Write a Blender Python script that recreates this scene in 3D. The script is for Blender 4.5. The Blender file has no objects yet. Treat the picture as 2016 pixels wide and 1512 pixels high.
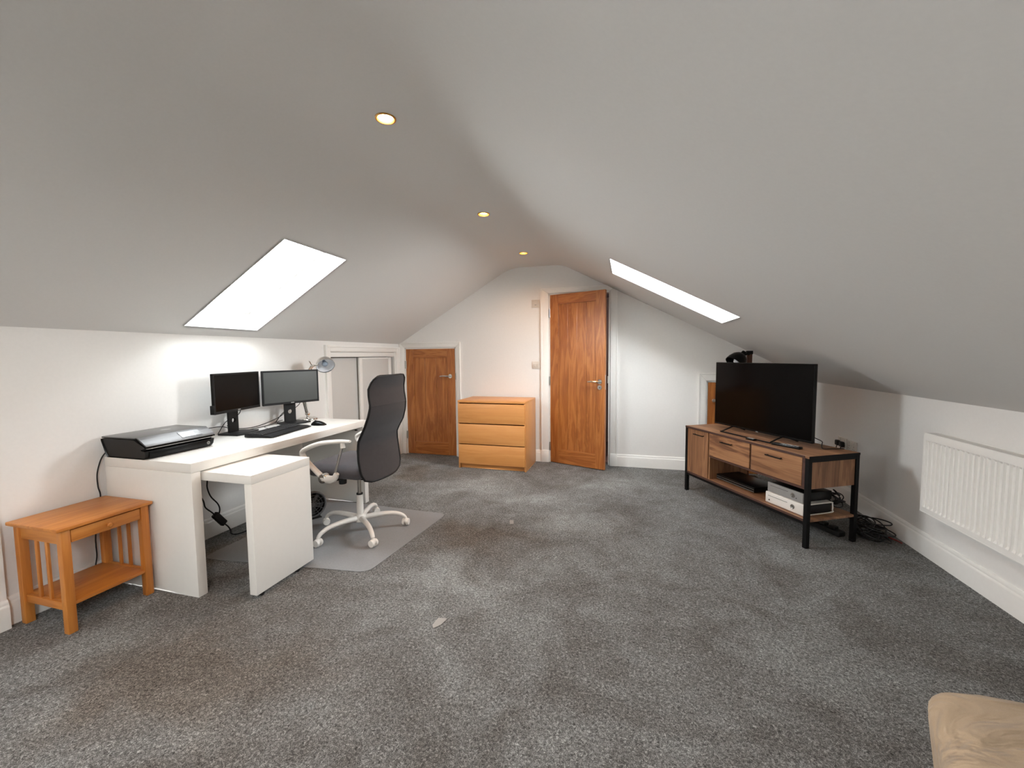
import bpy, bmesh, math, random
import numpy as np
from mathutils import Vector, Matrix
random.seed(4)
S = bpy.context.scene
C = S.collection
PI = math.pi

# ------------------------------------------------------------------ camera, sky, exposure
F = Vector((-0.26961364, 0.96050424, -0.06884831)); R = Vector((0.96292808, 0.26956804, -0.01012809)); U = Vector((-0.00883124, 0.06902664, 0.99757573))
cam_d = bpy.data.cameras.new('camera'); cam = bpy.data.objects.new('camera', cam_d); C.objects.link(cam)
cam_d.sensor_width = 36; cam_d.lens = 808.2756 / 2016 * 36; cam_d.clip_start = 0.02
m = Matrix((R, U, -F)).transposed().to_4x4(); m.translation = (0, 0, 1.2805); cam.matrix_world = m
S.camera = cam
SKY, LAMP, EXPO = 28.5, 205.0, 1.62
w = bpy.data.worlds.new('overcast_sky'); S.world = w; w.use_nodes = True
# hazy bright sky: palest at the horizon, falling off smoothly towards the zenith
_tc = w.node_tree.nodes.new('ShaderNodeTexCoord'); _sx = w.node_tree.nodes.new('ShaderNodeSeparateXYZ'); _cr = w.node_tree.nodes.new('ShaderNodeValToRGB')
w.node_tree.links.new(_tc.outputs['Generated'], _sx.inputs[0]); w.node_tree.links.new(_sx.outputs['Z'], _cr.inputs[0])
_cr.color_ramp.elements[0].position = 0.0; _cr.color_ramp.elements[0].color = (0.97, 0.99, 1.0, 1)
_cr.color_ramp.elements[1].position = 1.0; _cr.color_ramp.elements[1].color = (0.13, 0.142, 0.155, 1)
for _p, _v in ((0.5, 0.56), (0.8, 0.24)):
    _e = _cr.color_ramp.elements.new(_p); _e.color = (_v * .96, _v, _v * 1.04, 1)
w.node_tree.links.new(_cr.outputs[0], w.node_tree.nodes['Background'].inputs[0])
w.node_tree.nodes['Background'].inputs[1].default_value = SKY
S.view_settings.view_transform = 'Standard'; S.view_settings.look = 'None'
S.view_settings.exposure = EXPO; S.view_settings.gamma = 1; S.view_settings.use_curve_mapping = False
S.cycles.use_denoising = True
S.cycles.max_bounces = 14; S.cycles.diffuse_bounces = 10; S.cycles.transparent_max_bounces = 12
S.cycles.caustics_reflective = False; S.cycles.caustics_refractive = False
S.cycles.sample_clamp_indirect = 6

# room numbers (metres, camera stands over the origin)
D, XL, XR, YF = 4.8125, -2.8838, 1.8222, -1.7
EL, ER, RL, RR, RZ = 1.4452, 0.9854, -1.3619, -0.7332, 2.3249

def portal(name, centre, ux, uy, sx, sy):
    d = bpy.data.lights.new(name, 'AREA'); d.shape = 'RECTANGLE'; d.size = sx; d.size_y = sy; d.cycles.is_portal = True
    o = bpy.data.objects.new(name, d); C.objects.link(o)
    n = ux.cross(uy).normalized()
    mm = Matrix((ux.normalized(), uy.normalized(), n)).transposed().to_4x4(); mm.translation = centre; o.matrix_world = mm

# ------------------------------------------------------------------ materials
def lin(c):
    return tuple(((v / 255) / 12.92 if v / 255 <= 0.04045 else ((v / 255 + 0.055) / 1.055) ** 2.4) for v in c) + (1,)

def nmat(name):
    mt = bpy.data.materials.new(name); mt.use_nodes = True
    nt = mt.node_tree; b = nt.nodes['Principled BSDF']
    return mt, nt, b

def N(nt, t, **kw):
    n = nt.nodes.new(t)
    for k, v in kw.items():
        if isinstance(k, str) and hasattr(n, k): setattr(n, k, v)
        else: n.inputs[k].default_value = v
    return n

def coords(nt, scale=(1, 1, 1), rot=(0, 0, 0), loc=(0, 0, 0)):
    tc = nt.nodes.new('ShaderNodeTexCoord'); mp = nt.nodes.new('ShaderNodeMapping')
    mp.inputs['Scale'].default_value = scale; mp.inputs['Rotation'].default_value = rot; mp.inputs['Location'].default_value = loc
    nt.links.new(tc.outputs['Object'], mp.inputs['Vector'])
    return mp.outputs[0]

def noise(nt, vec, scale, detail=3, rough=0.55, dist=0):
    n = nt.nodes.new('ShaderNodeTexNoise'); n.inputs['Scale'].default_value = scale; n.inputs['Detail'].default_value = detail
    n.inputs['Roughness'].default_value = rough; n.inputs['Distortion'].default_value = dist
    nt.links.new(vec, n.inputs['Vector']); return n.outputs['Fac']

def ramp(nt, fac, stops):
    r = nt.nodes.new('ShaderNodeValToRGB'); e = r.color_ramp.elements
    e[0].position, e[0].color = stops[0]; e[1].position, e[1].color = stops[-1]
    for p, c in stops[1:-1]:
        x = e.new(p); x.color = c
    nt.links.new(fac, r.inputs[0]); return r.outputs[0]

def bump(nt, b, h, strength, dist=0.002):
    n = nt.nodes.new('ShaderNodeBump'); n.inputs['Strength'].default_value = strength; n.inputs['Distance'].default_value = dist
    nt.links.new(h, n.inputs['Height']); nt.links.new(n.outputs[0], b.inputs['Normal'])

def mixc(nt, a, b, fac, mode='MIX'):
    n = nt.nodes.new('ShaderNodeMix'); n.data_type = 'RGBA'; n.blend_type = mode
    if isinstance(fac, float): n.inputs[0].default_value = fac
    else: nt.links.new(fac, n.inputs[0])
    for s, v in ((6, a), (7, b)):
        if isinstance(v, tuple): n.inputs[s].default_value = v
        else: nt.links.new(v, n.inputs[s])
    return n.outputs[2]

def plain(name, rgb, rough=0.5, metal=0.0, grain=0.03, scale=40, bmp=0.0, coat=0.0, spec=0.5):
    mt, nt, b = nmat(name)
    v = coords(nt); f = noise(nt, v, scale)
    c = lin(rgb)
    lo = tuple(x * (1 - grain) for x in c[:3]) + (1,); hi = tuple(min(1, x * (1 + grain)) for x in c[:3]) + (1,)
    nt.links.new(ramp(nt, f, [(0.3, lo), (0.7, hi)]), b.inputs['Base Color'])
    b.inputs['Roughness'].default_value = rough; b.inputs['Metallic'].default_value = metal
    b.inputs['Coat Weight'].default_value = coat; b.inputs['Specular IOR Level'].default_value = spec
    if bmp: bump(nt, b, f, bmp)
    return mt

def wood(name, cols, axis, scale=1.0, rough=0.4, cathedral=0.5, fine=0.35, bmp=0.15, loc=(0, 0, 0), boards=None):
    """grain runs along axis; cols dark, mid, light"""
    mt, nt, b = nmat(name)
    k = [9.0 * scale] * 3; k['xyz'.index(axis)] = 0.9 * scale
    v = coords(nt, tuple(k), loc=loc)
    n1 = noise(nt, v, 1.0, 4, 0.6, 1.2)
    k2 = [70.0 * scale] * 3; k2['xyz'.index(axis)] = 2.2 * scale
    n2 = noise(nt, coords(nt, tuple(k2), loc=loc), 1.0, 3, 0.6, 0.2)
    wv = nt.nodes.new('ShaderNodeMath'); wv.operation = 'MULTIPLY'; wv.inputs[1].default_value = 26.0; nt.links.new(n1, wv.inputs[0])
    sn = nt.nodes.new('ShaderNodeMath'); sn.operation = 'SINE'; nt.links.new(wv.outputs[0], sn.inputs[0])
    h = nt.nodes.new('ShaderNodeMath'); h.operation = 'MULTIPLY_ADD'; h.inputs[1].default_value = 0.5; h.inputs[2].default_value = 0.5; nt.links.new(sn.outputs[0], h.inputs[0])
    a = nt.nodes.new('ShaderNodeMix'); a.data_type = 'FLOAT'; a.inputs[0].default_value = cathedral; nt.links.new(n1, a.inputs[2]); nt.links.new(h.outputs[0], a.inputs[3])
    a2 = nt.nodes.new('ShaderNodeMix'); a2.data_type = 'FLOAT'; a2.inputs[0].default_value = fine; nt.links.new(a.outputs[0], a2.inputs[2]); nt.links.new(n2, a2.inputs[3])
    col = ramp(nt, a2.outputs[0], [(0.18, lin(cols[0])), (0.5, lin(cols[1])), (0.82, lin(cols[2]))])
    if boards:   # printed board pattern of laminate: each strip its own tone
        ax, width, amount = boards
        sx = nt.nodes.new('ShaderNodeSeparateXYZ'); tc = nt.nodes.new('ShaderNodeTexCoord'); nt.links.new(tc.outputs['Object'], sx.inputs[0])
        dv = nt.nodes.new('ShaderNodeMath'); dv.operation = 'DIVIDE'; dv.inputs[1].default_value = width; nt.links.new(sx.outputs['xyz'.index(ax)], dv.inputs[0])
        fl = nt.nodes.new('ShaderNodeMath'); fl.operation = 'FLOOR'; nt.links.new(dv.outputs[0], fl.inputs[0])
        wn = nt.nodes.new('ShaderNodeTexWhiteNoise'); wn.noise_dimensions = '1D'; nt.links.new(fl.outputs[0], wn.inputs['W'])
        tone = ramp(nt, wn.outputs['Value'], [(0.0, (1 - amount, 1 - amount * 1.15, 1 - amount * 1.3, 1)), (1.0, (1 + amount * 0.4, 1 + amount * 0.4, 1 + amount * 0.35, 1))])
        col = mixc(nt, col, tone, 1.0, 'MULTIPLY')
    nt.links.new(col, b.inputs['Base Color'])
    b.inputs['Roughness'].default_value = rough
    bump(nt, b, n2, bmp, 0.001)
    return mt

WALL = plain('painted_wall', (228, 226, 223), 0.75, grain=0.012, scale=60, bmp=0.04)
CEIL = plain('painted_ceiling', (216, 215, 213), 0.8, grain=0.012, scale=90, bmp=0.06)
TRIM = plain('white_gloss_trim', (236, 234, 230), 0.35, grain=0.01)
REVEAL = plain('white_reveal', (206, 206, 204), 0.6, grain=0.01)
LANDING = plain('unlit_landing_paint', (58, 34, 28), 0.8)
OAK_Z = wood('oak_upright', [(128, 70, 28), (163, 99, 47), (186, 124, 66)], 'z', 1.45, 0.34, 0.5, 0.5)
OAK_X = wood('oak_crosswise', [(128, 70, 28), (163, 99, 47), (186, 124, 66)], 'x', 1.45, 0.34, 0.5, 0.5)
BEECH = wood('honey_veneer', [(196, 130, 66), (210, 146, 82), (220, 160, 98)], 'x', 0.9, 0.38, 0.25, 0.45, 0.06)
BEECH_Y = wood('honey_veneer_sides', [(192, 130, 72), (206, 146, 88), (216, 158, 102)], 'z', 0.9, 0.38, 0.2, 0.45, 0.06)
PINE_Y = wood('stained_pine_long', [(160, 92, 34), (186, 116, 48), (204, 138, 66)], 'y', 1.0, 0.4, 0.35, 0.4, 0.08)
PINE_Z = wood('stained_pine_upright', [(160, 92, 34), (186, 116, 48), (204, 138, 66)], 'z', 1.0, 0.42, 0.3, 0.4, 0.08)
PINE_X = wood('stained_pine_cross', [(160, 92, 34), (186, 116, 48), (204, 138, 66)], 'x', 1.0, 0.42, 0.3, 0.4, 0.08)
RUST_X = wood('rustic_board_long', [(84, 52, 34), (140, 98, 66), (172, 128, 90)], 'x', 1.1, 0.55, 0.3, 0.35, 0.12, boards=('z', 0.093, 0.22), loc=(0.3, 0, 0.7))
RUST_TOP = wood('rustic_board_top', [(88, 56, 38), (138, 98, 68), (168, 126, 90)], 'x', 1.1, 0.5, 0.3, 0.35, 0.12, boards=('y', 0.11, 0.22))
RUST_Z = wood('rustic_board_upright', [(82, 50, 32), (136, 96, 66), (166, 122, 86)], 'z', 1.1, 0.55, 0.3, 0.35, 0.12, boards=('x', 0.12, 0.2))
RUST_ZY = wood('rustic_board_end', [(82, 50, 32), (136, 96, 66), (166, 122, 86)], 'z', 1.1, 0.55, 0.3, 0.35, 0.12, boards=('y', 0.13, 0.2))
RUST_EDGE = wood('rustic_board_edge', [(48, 28, 22), (72, 44, 34), (92, 60, 46)], 'x', 1.0, 0.6, 0.3, 0.4, 0.1)
WHITE = plain('white_laminate', (232, 230, 225), 0.3, grain=0.008)
PLAST_W = plain('white_plastic', (226, 222, 216), 0.4, grain=0.01)
BLACK = plain('black_plastic', (10, 10, 10), 0.28, grain=0.05, spec=0.22)
BLACKM = plain('matt_black_plastic', (16, 16, 17), 0.5, grain=0.08, spec=0.3)
METAL_B = plain('black_powder_coat', (9, 9, 10), 0.6, grain=0.08, bmp=0.05, spec=0.2)
RUBBER = plain('black_rubber', (15, 15, 16), 0.6, grain=0.1)
CHROME = plain('chrome', (220, 218, 214), 0.14, 1.0, grain=0.01)
STEEL = plain('brushed_steel', (190, 186, 180), 0.3, 1.0, grain=0.03)
GREYSILVER = plain('silver_grey_panel', (92, 91, 92), 0.36, 0.0, grain=0.02, spec=0.45)
SILVER_P = plain('silver_plastic', (158, 158, 156), 0.4, 0.2, grain=0.03)
GUNMETAL = plain('dark_glossy_lid', (52, 51, 50), 0.28, grain=0.03, coat=0.15)
SCREEN_M = plain('dark_display', (8, 8, 8), 0.2, grain=0.02, spec=0.12)
SCREEN_H = plain('matt_display_grey_glare', (52, 54, 52), 0.36, grain=0.02, spec=0.9)  # glare put into the base colour as grey, besides the real reflection
SCREEN_G = plain('gloss_display', (5, 4, 4), 0.12, grain=0.02, spec=0.1)
LCD = plain('small_lcd', (140, 154, 170), 0.25, grain=0.04)
SWITCH = plain('switch_plate', (206, 198, 188), 0.4, grain=0.01)
BRASS = plain('warm_brass', (214, 168, 104), 0.3, 1.0, grain=0.02)
DARKWOOD = wood('dark_teak_post', [(62, 32, 20), (92, 50, 30), (112, 64, 40)], 'z', 1.2, 0.5, 0.3, 0.4, 0.1)
FAN_G = plain('dark_grey_plastic', (84, 84, 85), 0.45, grain=0.06)
PAPER = plain('pale_paper', (152, 149, 145), 0.8, grain=0.03)
REDWIRE = plain('red_plastic', (120, 30, 26), 0.5)

def fabric(name, rgb, weave=900, rough=0.95, amt=0.18, bmp=0.4, folds=0.0):
    mt, nt, b = nmat(name)
    v = coords(nt)
    n1 = noise(nt, v, weave, 2, 0.6); n2 = noise(nt, v, 30, 3)
    c = lin(rgb)
    col = ramp(nt, n1, [(0.3, tuple(x * (1 - amt) for x in c[:3]) + (1,)), (0.7, tuple(x * (1 + amt) for x in c[:3]) + (1,))])
    col = mixc(nt, col, ramp(nt, n2, [(0.3, (0.94, 0.94, 0.94, 1)), (0.7, (1.04, 1.04, 1.04, 1))]), 1.0, 'MULTIPLY')
    nt.links.new(col, b.inputs['Base Color']); b.inputs['Roughness'].default_value = rough
    b.inputs['Sheen Weight'].default_value = 0.15
    b.inputs['Specular IOR Level'].default_value = 0.2
    if folds:
        n3 = noise(nt, coords(nt, (1, 2.2, 1), (0, 0, 0.6)), 5.0, 3, 0.5, 0.8)
        bp = nt.nodes.new('ShaderNodeBump'); bp.inputs['Strength'].default_value = 0.9; bp.inputs['Distance'].default_value = folds
        nt.links.new(n3, bp.inputs['Height']); nt.links.new(bp.outputs[0], b.inputs['Normal'])
    else: bump(nt, b, n1, bmp, 0.001)
    return mt
CHAIR_F = fabric('charcoal_mesh_fabric', (60, 57, 58))
SEAT_F = fabric('charcoal_seat_fabric', (78, 75, 78))
BEIGE_F = fabric('beige_loose_cover', (168, 148, 124), 700, 0.95, 0.08, 0.3, 0.05)

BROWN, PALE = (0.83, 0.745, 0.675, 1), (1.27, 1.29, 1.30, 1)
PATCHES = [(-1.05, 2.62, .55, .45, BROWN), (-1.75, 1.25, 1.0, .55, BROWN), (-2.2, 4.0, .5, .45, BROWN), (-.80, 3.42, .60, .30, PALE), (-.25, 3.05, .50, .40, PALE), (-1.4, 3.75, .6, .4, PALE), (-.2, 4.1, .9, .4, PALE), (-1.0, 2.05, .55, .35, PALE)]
def carpet():
    mt, nt, b = nmat('grey_carpet')
    v = coords(nt)
    tuft = noise(nt, v, 105, 5, 0.8, 0.8)
    fibre = noise(nt, coords(nt, (1, 1.35, 1), (0, 0, 0.5)), 300, 2, 0.6, 0.4)
    mx = nt.nodes.new('ShaderNodeMix'); mx.data_type = 'FLOAT'; mx.inputs[0].default_value = 0.35; nt.links.new(tuft, mx.inputs[2]); nt.links.new(fibre, mx.inputs[3])
    col = ramp(nt, mx.outputs[0], [(0.36, lin((42, 42, 41))), (0.46, lin((95, 95, 93))), (0.54, lin((134, 134, 132))), (0.66, lin((216, 216, 213)))])
    pile = noise(nt, v, 1.7, 5, 0.66, 1.0)      # the lie of the pile, trodden and vacuumed
    pile2 = noise(nt, coords(nt, (1, 1, 1), (0, 0, 0), (7, 3, 0)), 7.5, 4, 0.65, 0.6)
    col = mixc(nt, col, ramp(nt, pile, [(0.34, (0.76, 0.735, 0.715, 1)), (0.49, (0.98, 0.98, 0.985, 1)), (0.66, (1.20, 1.23, 1.25, 1))]), 1.0, 'MULTIPLY')
    col = mixc(nt, col, ramp(nt, pile2, [(0.34, (0.88, 0.865, 0.855, 1)), (0.66, (1.12, 1.13, 1.14, 1))]), 1.0, 'MULTIPLY')
    # worn brown by the mat; brown near the table paints warm lamplight; paler areas beyond
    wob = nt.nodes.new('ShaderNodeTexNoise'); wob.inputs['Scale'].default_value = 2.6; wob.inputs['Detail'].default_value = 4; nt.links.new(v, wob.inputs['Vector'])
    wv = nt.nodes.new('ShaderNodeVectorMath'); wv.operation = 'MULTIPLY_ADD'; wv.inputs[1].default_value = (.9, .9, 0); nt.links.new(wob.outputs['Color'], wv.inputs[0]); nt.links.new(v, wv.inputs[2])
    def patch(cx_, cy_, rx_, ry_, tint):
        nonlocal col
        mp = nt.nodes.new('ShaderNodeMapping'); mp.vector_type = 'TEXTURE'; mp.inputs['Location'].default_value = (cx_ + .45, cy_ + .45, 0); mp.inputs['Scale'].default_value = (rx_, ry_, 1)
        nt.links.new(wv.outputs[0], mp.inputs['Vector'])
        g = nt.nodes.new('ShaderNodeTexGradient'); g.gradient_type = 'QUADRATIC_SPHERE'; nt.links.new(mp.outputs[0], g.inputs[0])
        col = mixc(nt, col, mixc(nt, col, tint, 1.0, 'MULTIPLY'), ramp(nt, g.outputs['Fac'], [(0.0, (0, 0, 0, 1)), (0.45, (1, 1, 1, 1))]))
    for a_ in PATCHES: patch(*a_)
    nt.links.new(col, b.inputs['Base Color'])
    b.inputs['Roughness'].default_value = 1.0; b.inputs['Specular IOR Level'].default_value = 0.1
    b.inputs['Sheen Weight'].default_value = 0.8; b.inputs['Sheen Roughness'].default_value = 0.3
    nt.links.new(col, b.inputs['Sheen Tint'])
    bump(nt, b, mx.outputs[0], 0.9, 0.012)
    return mt
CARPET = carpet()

def glass():
    mt = bpy.data.materials.new('window_glass'); mt.use_nodes = True; nt = mt.node_tree; nt.nodes.remove(nt.nodes['Principled BSDF'])
    t = nt.nodes.new('ShaderNodeBsdfTransparent'); t.inputs[0].default_value = (0.96, 0.98, 0.97, 1)
    g = nt.nodes.new('ShaderNodeBsdfGlossy'); g.inputs['Roughness'].default_value = 0.02
    lw = nt.nodes.new('ShaderNodeLayerWeight'); lw.inputs[0].default_value = 0.2
    fr = nt.nodes.new('ShaderNodeMath'); fr.operation = 'MULTIPLY_ADD'; fr.inputs[1].default_value = 0.3; fr.inputs[2].default_value = 0.03; nt.links.new(lw.outputs['Facing'], fr.inputs[0])
    mx = nt.nodes.new('ShaderNodeMixShader'); nt.links.new(fr.outputs[0], mx.inputs[0]); nt.links.new(t.outputs[0], mx.inputs[1]); nt.links.new(g.outputs[0], mx.inputs[2])
    nt.links.new(mx.outputs[0], nt.nodes['Material Output'].inputs[0]); return mt
GLASS = glass()

def clear_mat():
    mt, nt, b = nmat('frosted_clear_vinyl')
    f = noise(nt, coords(nt), 260, 2)
    nt.links.new(ramp(nt, f, [(0.3, lin((156, 158, 161))), (0.7, lin((174, 176, 179)))]), b.inputs['Base Color'])
    b.inputs['Roughness'].default_value = 0.42; b.inputs['Alpha'].default_value = 0.55
    bump(nt, b, f, 0.15, 0.001); return mt
VINYL = clear_mat()

def emit(name, rgb, s):
    mt, nt, b = nmat(name)
    b.inputs['Base Color'].default_value = lin(rgb); b.inputs['Emission Color'].default_value = rgb_l(rgb); b.inputs['Emission Strength'].default_value = s; return mt
def rgb_l(c): return lin(c)
LAMPGLOW = emit('warm_lamp_lens', (255, 178, 98), LAMP)

# ------------------------------------------------------------------ mesh helpers
class MB:
    def __init__(s): s.bm = bmesh.new()
    def box(s, x0, x1, y0, y1, z0, z1, b=0.0, seg=2, mtx=None):
        g = bmesh.ops.create_cube(s.bm, size=1.0)
        vs = g['verts']
        for v in vs:
            v.co = Vector(((x0 + x1) / 2 + v.co.x * (x1 - x0), (y0 + y1) / 2 + v.co.y * (y1 - y0), (z0 + z1) / 2 + v.co.z * (z1 - z0)))
            if mtx is not None: v.co = mtx @ v.co
        if b > 0:
            es = list({e for v in vs for e in v.link_edges})
            bmesh.ops.bevel(s.bm, geom=es, offset=b, segments=seg, affect='EDGES', profile=0.5, clamp_overlap=True)
        return s
    def cyl(s, p0, p1, r0, r1=None, n=20, cap=True):
        p0, p1 = Vector(p0), Vector(p1); r1 = r0 if r1 is None else r1
        d = p1 - p0; q = d.to_track_quat('Z', 'Y').to_matrix().to_4x4(); q.translation = (p0 + p1) / 2
        bmesh.ops.create_cone(s.bm, cap_ends=cap, segments=n, radius1=r0, radius2=r1, depth=d.length, matrix=q); return s
    def ball(s, c, r, n=16, sc=(1, 1, 1)):
        mm = Matrix.Translation(c) @ Matrix.Diagonal((*sc, 1))
        bmesh.ops.create_uvsphere(s.bm, u_segments=n, v_segments=n // 2 + 2, radius=r, matrix=mm); return s
    def tube(s, pts, r, n=8, smooth=6, flat=None, up=(0, 0, 1)):
        """round (or flattened) tube along a smoothed path; r may be a list"""
        P = [Vector(p) for p in pts]
        rr = r if isinstance(r, (list, tuple)) else [r] * len(P)
        if smooth > 1 and len(P) > 2:
            Q, RRr = [], []
            for i in range(len(P) - 1):
                a, b_, c, d = P[max(i - 1, 0)], P[i], P[i + 1], P[min(i + 2, len(P) - 1)]
                for k in range(smooth):
                    t = k / smooth
                    Q.append(0.5 * ((2 * b_) + (-a + c) * t + (2 * a - 5 * b_ + 4 * c - d) * t * t + (-a + 3 * b_ - 3 * c + d) * t ** 3)); RRr.append(rr[i] * (1 - t) + rr[i + 1] * t)
            Q.append(P[-1]); RRr.append(rr[-1])
        else: Q, RRr = P, list(rr)
        rings = []; nrm = None
        for i, p in enumerate(Q):
            t = (Q[min(i + 1, len(Q) - 1)] - Q[max(i - 1, 0)]).normalized()
            if nrm is None:
                nrm = Vector(up) - t * Vector(up).dot(t)
                if nrm.length < 1e-3: nrm = t.orthogonal()
            nrm = (nrm - t * nrm.dot(t)); nrm.normalize(); bn = t.cross(nrm)
            f = flat or 1.0
            rings.append([s.bm.verts.new(p + nrm * math.cos(2 * PI * k / n) * RRr[i] + bn * math.sin(2 * PI * k / n) * RRr[i] * f) for k in range(n)])
        for a, b_ in zip(rings, rings[1:]):
            for k in range(n): s.bm.faces.new((a[k], a[(k + 1) % n], b_[(k + 1) % n], b_[k]))
        s.bm.faces.new(rings[0][::-1]); s.bm.faces.new(rings[-1]); return s
    def lathe(s, prof, n=28, mtx=None):
        mtx = mtx or Matrix.Identity(4); rings = []
        for r, z in prof:
            if r < 1e-6: rings.append([s.bm.verts.new(mtx @ Vector((0, 0, z)))])
            else: rings.append([s.bm.verts.new(mtx @ Vector((r * math.cos(2 * PI * k / n), r * math.sin(2 * PI * k / n), z))) for k in range(n)])
        for a, b_ in zip(rings, rings[1:]):
            for k in range(n):
                if len(a) == 1 and len(b_) == 1: continue
                if len(a) == 1: s.bm.faces.new((a[0], b_[(k + 1) % n], b_[k]))
                elif len(b_) == 1: s.bm.faces.new((a[k], a[(k + 1) % n], b_[0]))
                else: s.bm.faces.new((a[k], a[(k + 1) % n], b_[(k + 1) % n], b_[k]))
        return s
    def prism(s, poly, o, ux, uy, dvec, b=0.0):
        """polygon in plane (o + a*ux + b*uy), swept by dvec"""
        o, ux, uy, dv = Vector(o), Vector(ux), Vector(uy), Vector(dvec)
        a = [s.bm.verts.new(o + ux * p[0] + uy * p[1]) for p in poly]; c = [s.bm.verts.new(v.co + dv) for v in a]
        n = len(a); s.bm.faces.new(a); s.bm.faces.new(c[::-1])
        for i in range(n): s.bm.faces.new((a[i], c[i], c[(i + 1) % n], a[(i + 1) % n]))
        if b > 0:
            vs = set(a + c); es = [e for e in s.bm.edges if e.verts[0] in vs and e.verts[1] in vs]
            bmesh.ops.bevel(s.bm, geom=es, offset=b, segments=2, affect='EDGES', profile=0.5, clamp_overlap=True)
        return s
    def quad(s, *ps):
        s.bm.faces.new([s.bm.verts.new(Vector(p)) for p in ps]); return s
    def build(s, name, mat, parent=None, sharp=35, recalc=True, xf=None):
        if xf is not None: bmesh.ops.transform(s.bm, matrix=xf, verts=s.bm.verts)
        if recalc: bmesh.ops.recalc_face_normals(s.bm, faces=s.bm.faces)
        me = bpy.data.meshes.new(name); s.bm.to_mesh(me); s.bm.free()
        me.materials.append(mat)
        me.polygons.foreach_set('use_smooth', [True] * len(me.polygons))
        me.set_sharp_from_angle(angle=math.radians(sharp))
        o = bpy.data.objects.new(name, me); C.objects.link(o)
        if parent is not None: o.parent = parent
        return o

def tag(o, label, cat, group=None):
    o['label'] = label; o['category'] = cat
    if group: o['group'] = group
    return o
def thing(name, label, cat, loc=(0, 0, 0), rz=0.0, group=None):
    o = bpy.data.objects.new(name, None); C.objects.link(o); o.location = loc; o.rotation_euler = (0, 0, rz); o.empty_display_size = 0.05
    return tag(o, label, cat, group)
def struct(o, label=None):
    o['kind'] = 'structure'
    if label: o['label'] = label
    return o
def sempty(name, loc=(0, 0, 0), rz=0.0):
    o = bpy.data.objects.new(name, None); C.objects.link(o); o.location = loc; o.rotation_euler = (0, 0, rz); o.empty_display_size = 0.05
    return struct(o)
def dup(root, loc, rz=None, label=None):
    r = root.copy(); C.objects.link(r); r.location = loc
    if rz is not None: r.rotation_euler = (0, 0, rz)
    if label: r['label'] = label
    for ch in list(root.children):
        c = ch.copy(); C.objects.link(c); c.parent = r
        for g in list(ch.children):
            d = g.copy(); C.objects.link(d); d.parent = c
    return r
def text_mesh(name, body, size, mtx, mat, parent, depth=0.0004):
    cu = bpy.data.curves.new(name, 'FONT'); cu.body = body; cu.size = size; cu.align_x = 'CENTER'; cu.align_y = 'CENTER'; cu.extrude = depth
    t = bpy.data.objects.new(name, cu); C.objects.link(t)
    me = bpy.data.meshes.new_from_object(t.evaluated_get(bpy.context.evaluated_depsgraph_get()))
    bpy.data.objects.remove(t); me.transform(mtx); me.materials.clear(); me.materials.append(mat)
    o = bpy.data.objects.new(name, me); C.objects.link(o); o.parent = parent; return o

# ------------------------------------------------------------------ room shell
SLL = (RZ - EL) / (RL - XL); SLR = (RZ - ER) / (XR - RR)
def zc(x):   # sharp ceiling profile
    return EL + (x - XL) * SLL if x < RL else (RZ if x < RR else ER + (XR - x) * SLR)
def profile():
    pts = [(XL, EL)]
    def arc(x0, back, fwd):
        A = Vector((x0 - back, zc(x0 - back))); B = Vector((x0, RZ)); E_ = Vector((x0 + fwd, zc(x0 + fwd)))
        for i in range(9):
            t = i / 8; p = A * (1 - t) ** 2 + B * 2 * t * (1 - t) + E_ * t * t; pts.append((p.x, p.y))
    arc(RL, 0.13, 0.13); arc(RR, 0.09, 0.09); pts.append((XR, ER)); return pts
PROF = profile()
def zp(x):
    for (a, b), (c, d) in zip(PROF, PROF[1:]):
        if a - 1e-9 <= x <= c + 1e-9: return b + (d - b) * (x - a) / max(c - a, 1e-9)
    return PROF[-1][1]

SKY_HOLES = [(-2.793, -1.958, 2.03, 2.58), (-0.133, 0.770, 3.275, 3.86), (-2.793, -1.958, -1.05, -0.50), (-0.133, 0.770, -1.25, -0.67)]
LAMPS = [(-1.030, 1.661), (-1.030, 2.940), (-1.030, 4.150), (-1.030, 0.38), (-1.030, -0.90)]
def ceiling():
    xs = sorted(set([p[0] for p in PROF] + [h[0] for h in SKY_HOLES] + [h[1] for h in SKY_HOLES]))
    ys = sorted(set([YF, D] + [h[2] for h in SKY_HOLES] + [h[3] for h in SKY_HOLES] + [q for l in LAMPS for q in (l[1] - .05, l[1] + .05)]))
    xs = sorted(set(xs + [-1.080, -0.980]))
    b = MB(); V = {(i, j): b.bm.verts.new((x, y, zp(x))) for i, x in enumerate(xs) for j, y in enumerate(ys)}
    for i in range(len(xs) - 1):
        for j in range(len(ys) - 1):
            cx, cy = (xs[i] + xs[i + 1]) / 2, (ys[j] + ys[j + 1]) / 2
            if any(h[0] < cx < h[1] and h[2] < cy < h[3] for h in SKY_HOLES): continue
            if any(abs(cx - l[0]) < .05 and abs(cy - l[1]) < .05 for l in LAMPS): continue
            b.bm.faces.new((V[i, j], V[i, j + 1], V[i + 1, j + 1], V[i + 1, j]))
    for lx_, ly_ in LAMPS:     # square patch with the round cut-out of each lamp
        rim = []; hol = []
        for i in range(32):
            a = 2 * PI * i / 32; c_, s_ = math.cos(a), math.sin(a); q = .05 / max(abs(c_), abs(s_))
            rim.append(b.bm.verts.new((lx_ + c_ * q, ly_ + s_ * q, RZ))); hol.append(b.bm.verts.new((lx_ + c_ * .037, ly_ + s_ * .037, RZ)))
        for i in range(32):
            j = (i + 1) % 32; b.bm.faces.new((rim[i], hol[i], hol[j], rim[j]))
    return struct(b.build('ceiling', CEIL, sharp=60, recalc=False))
ceiling()
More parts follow.
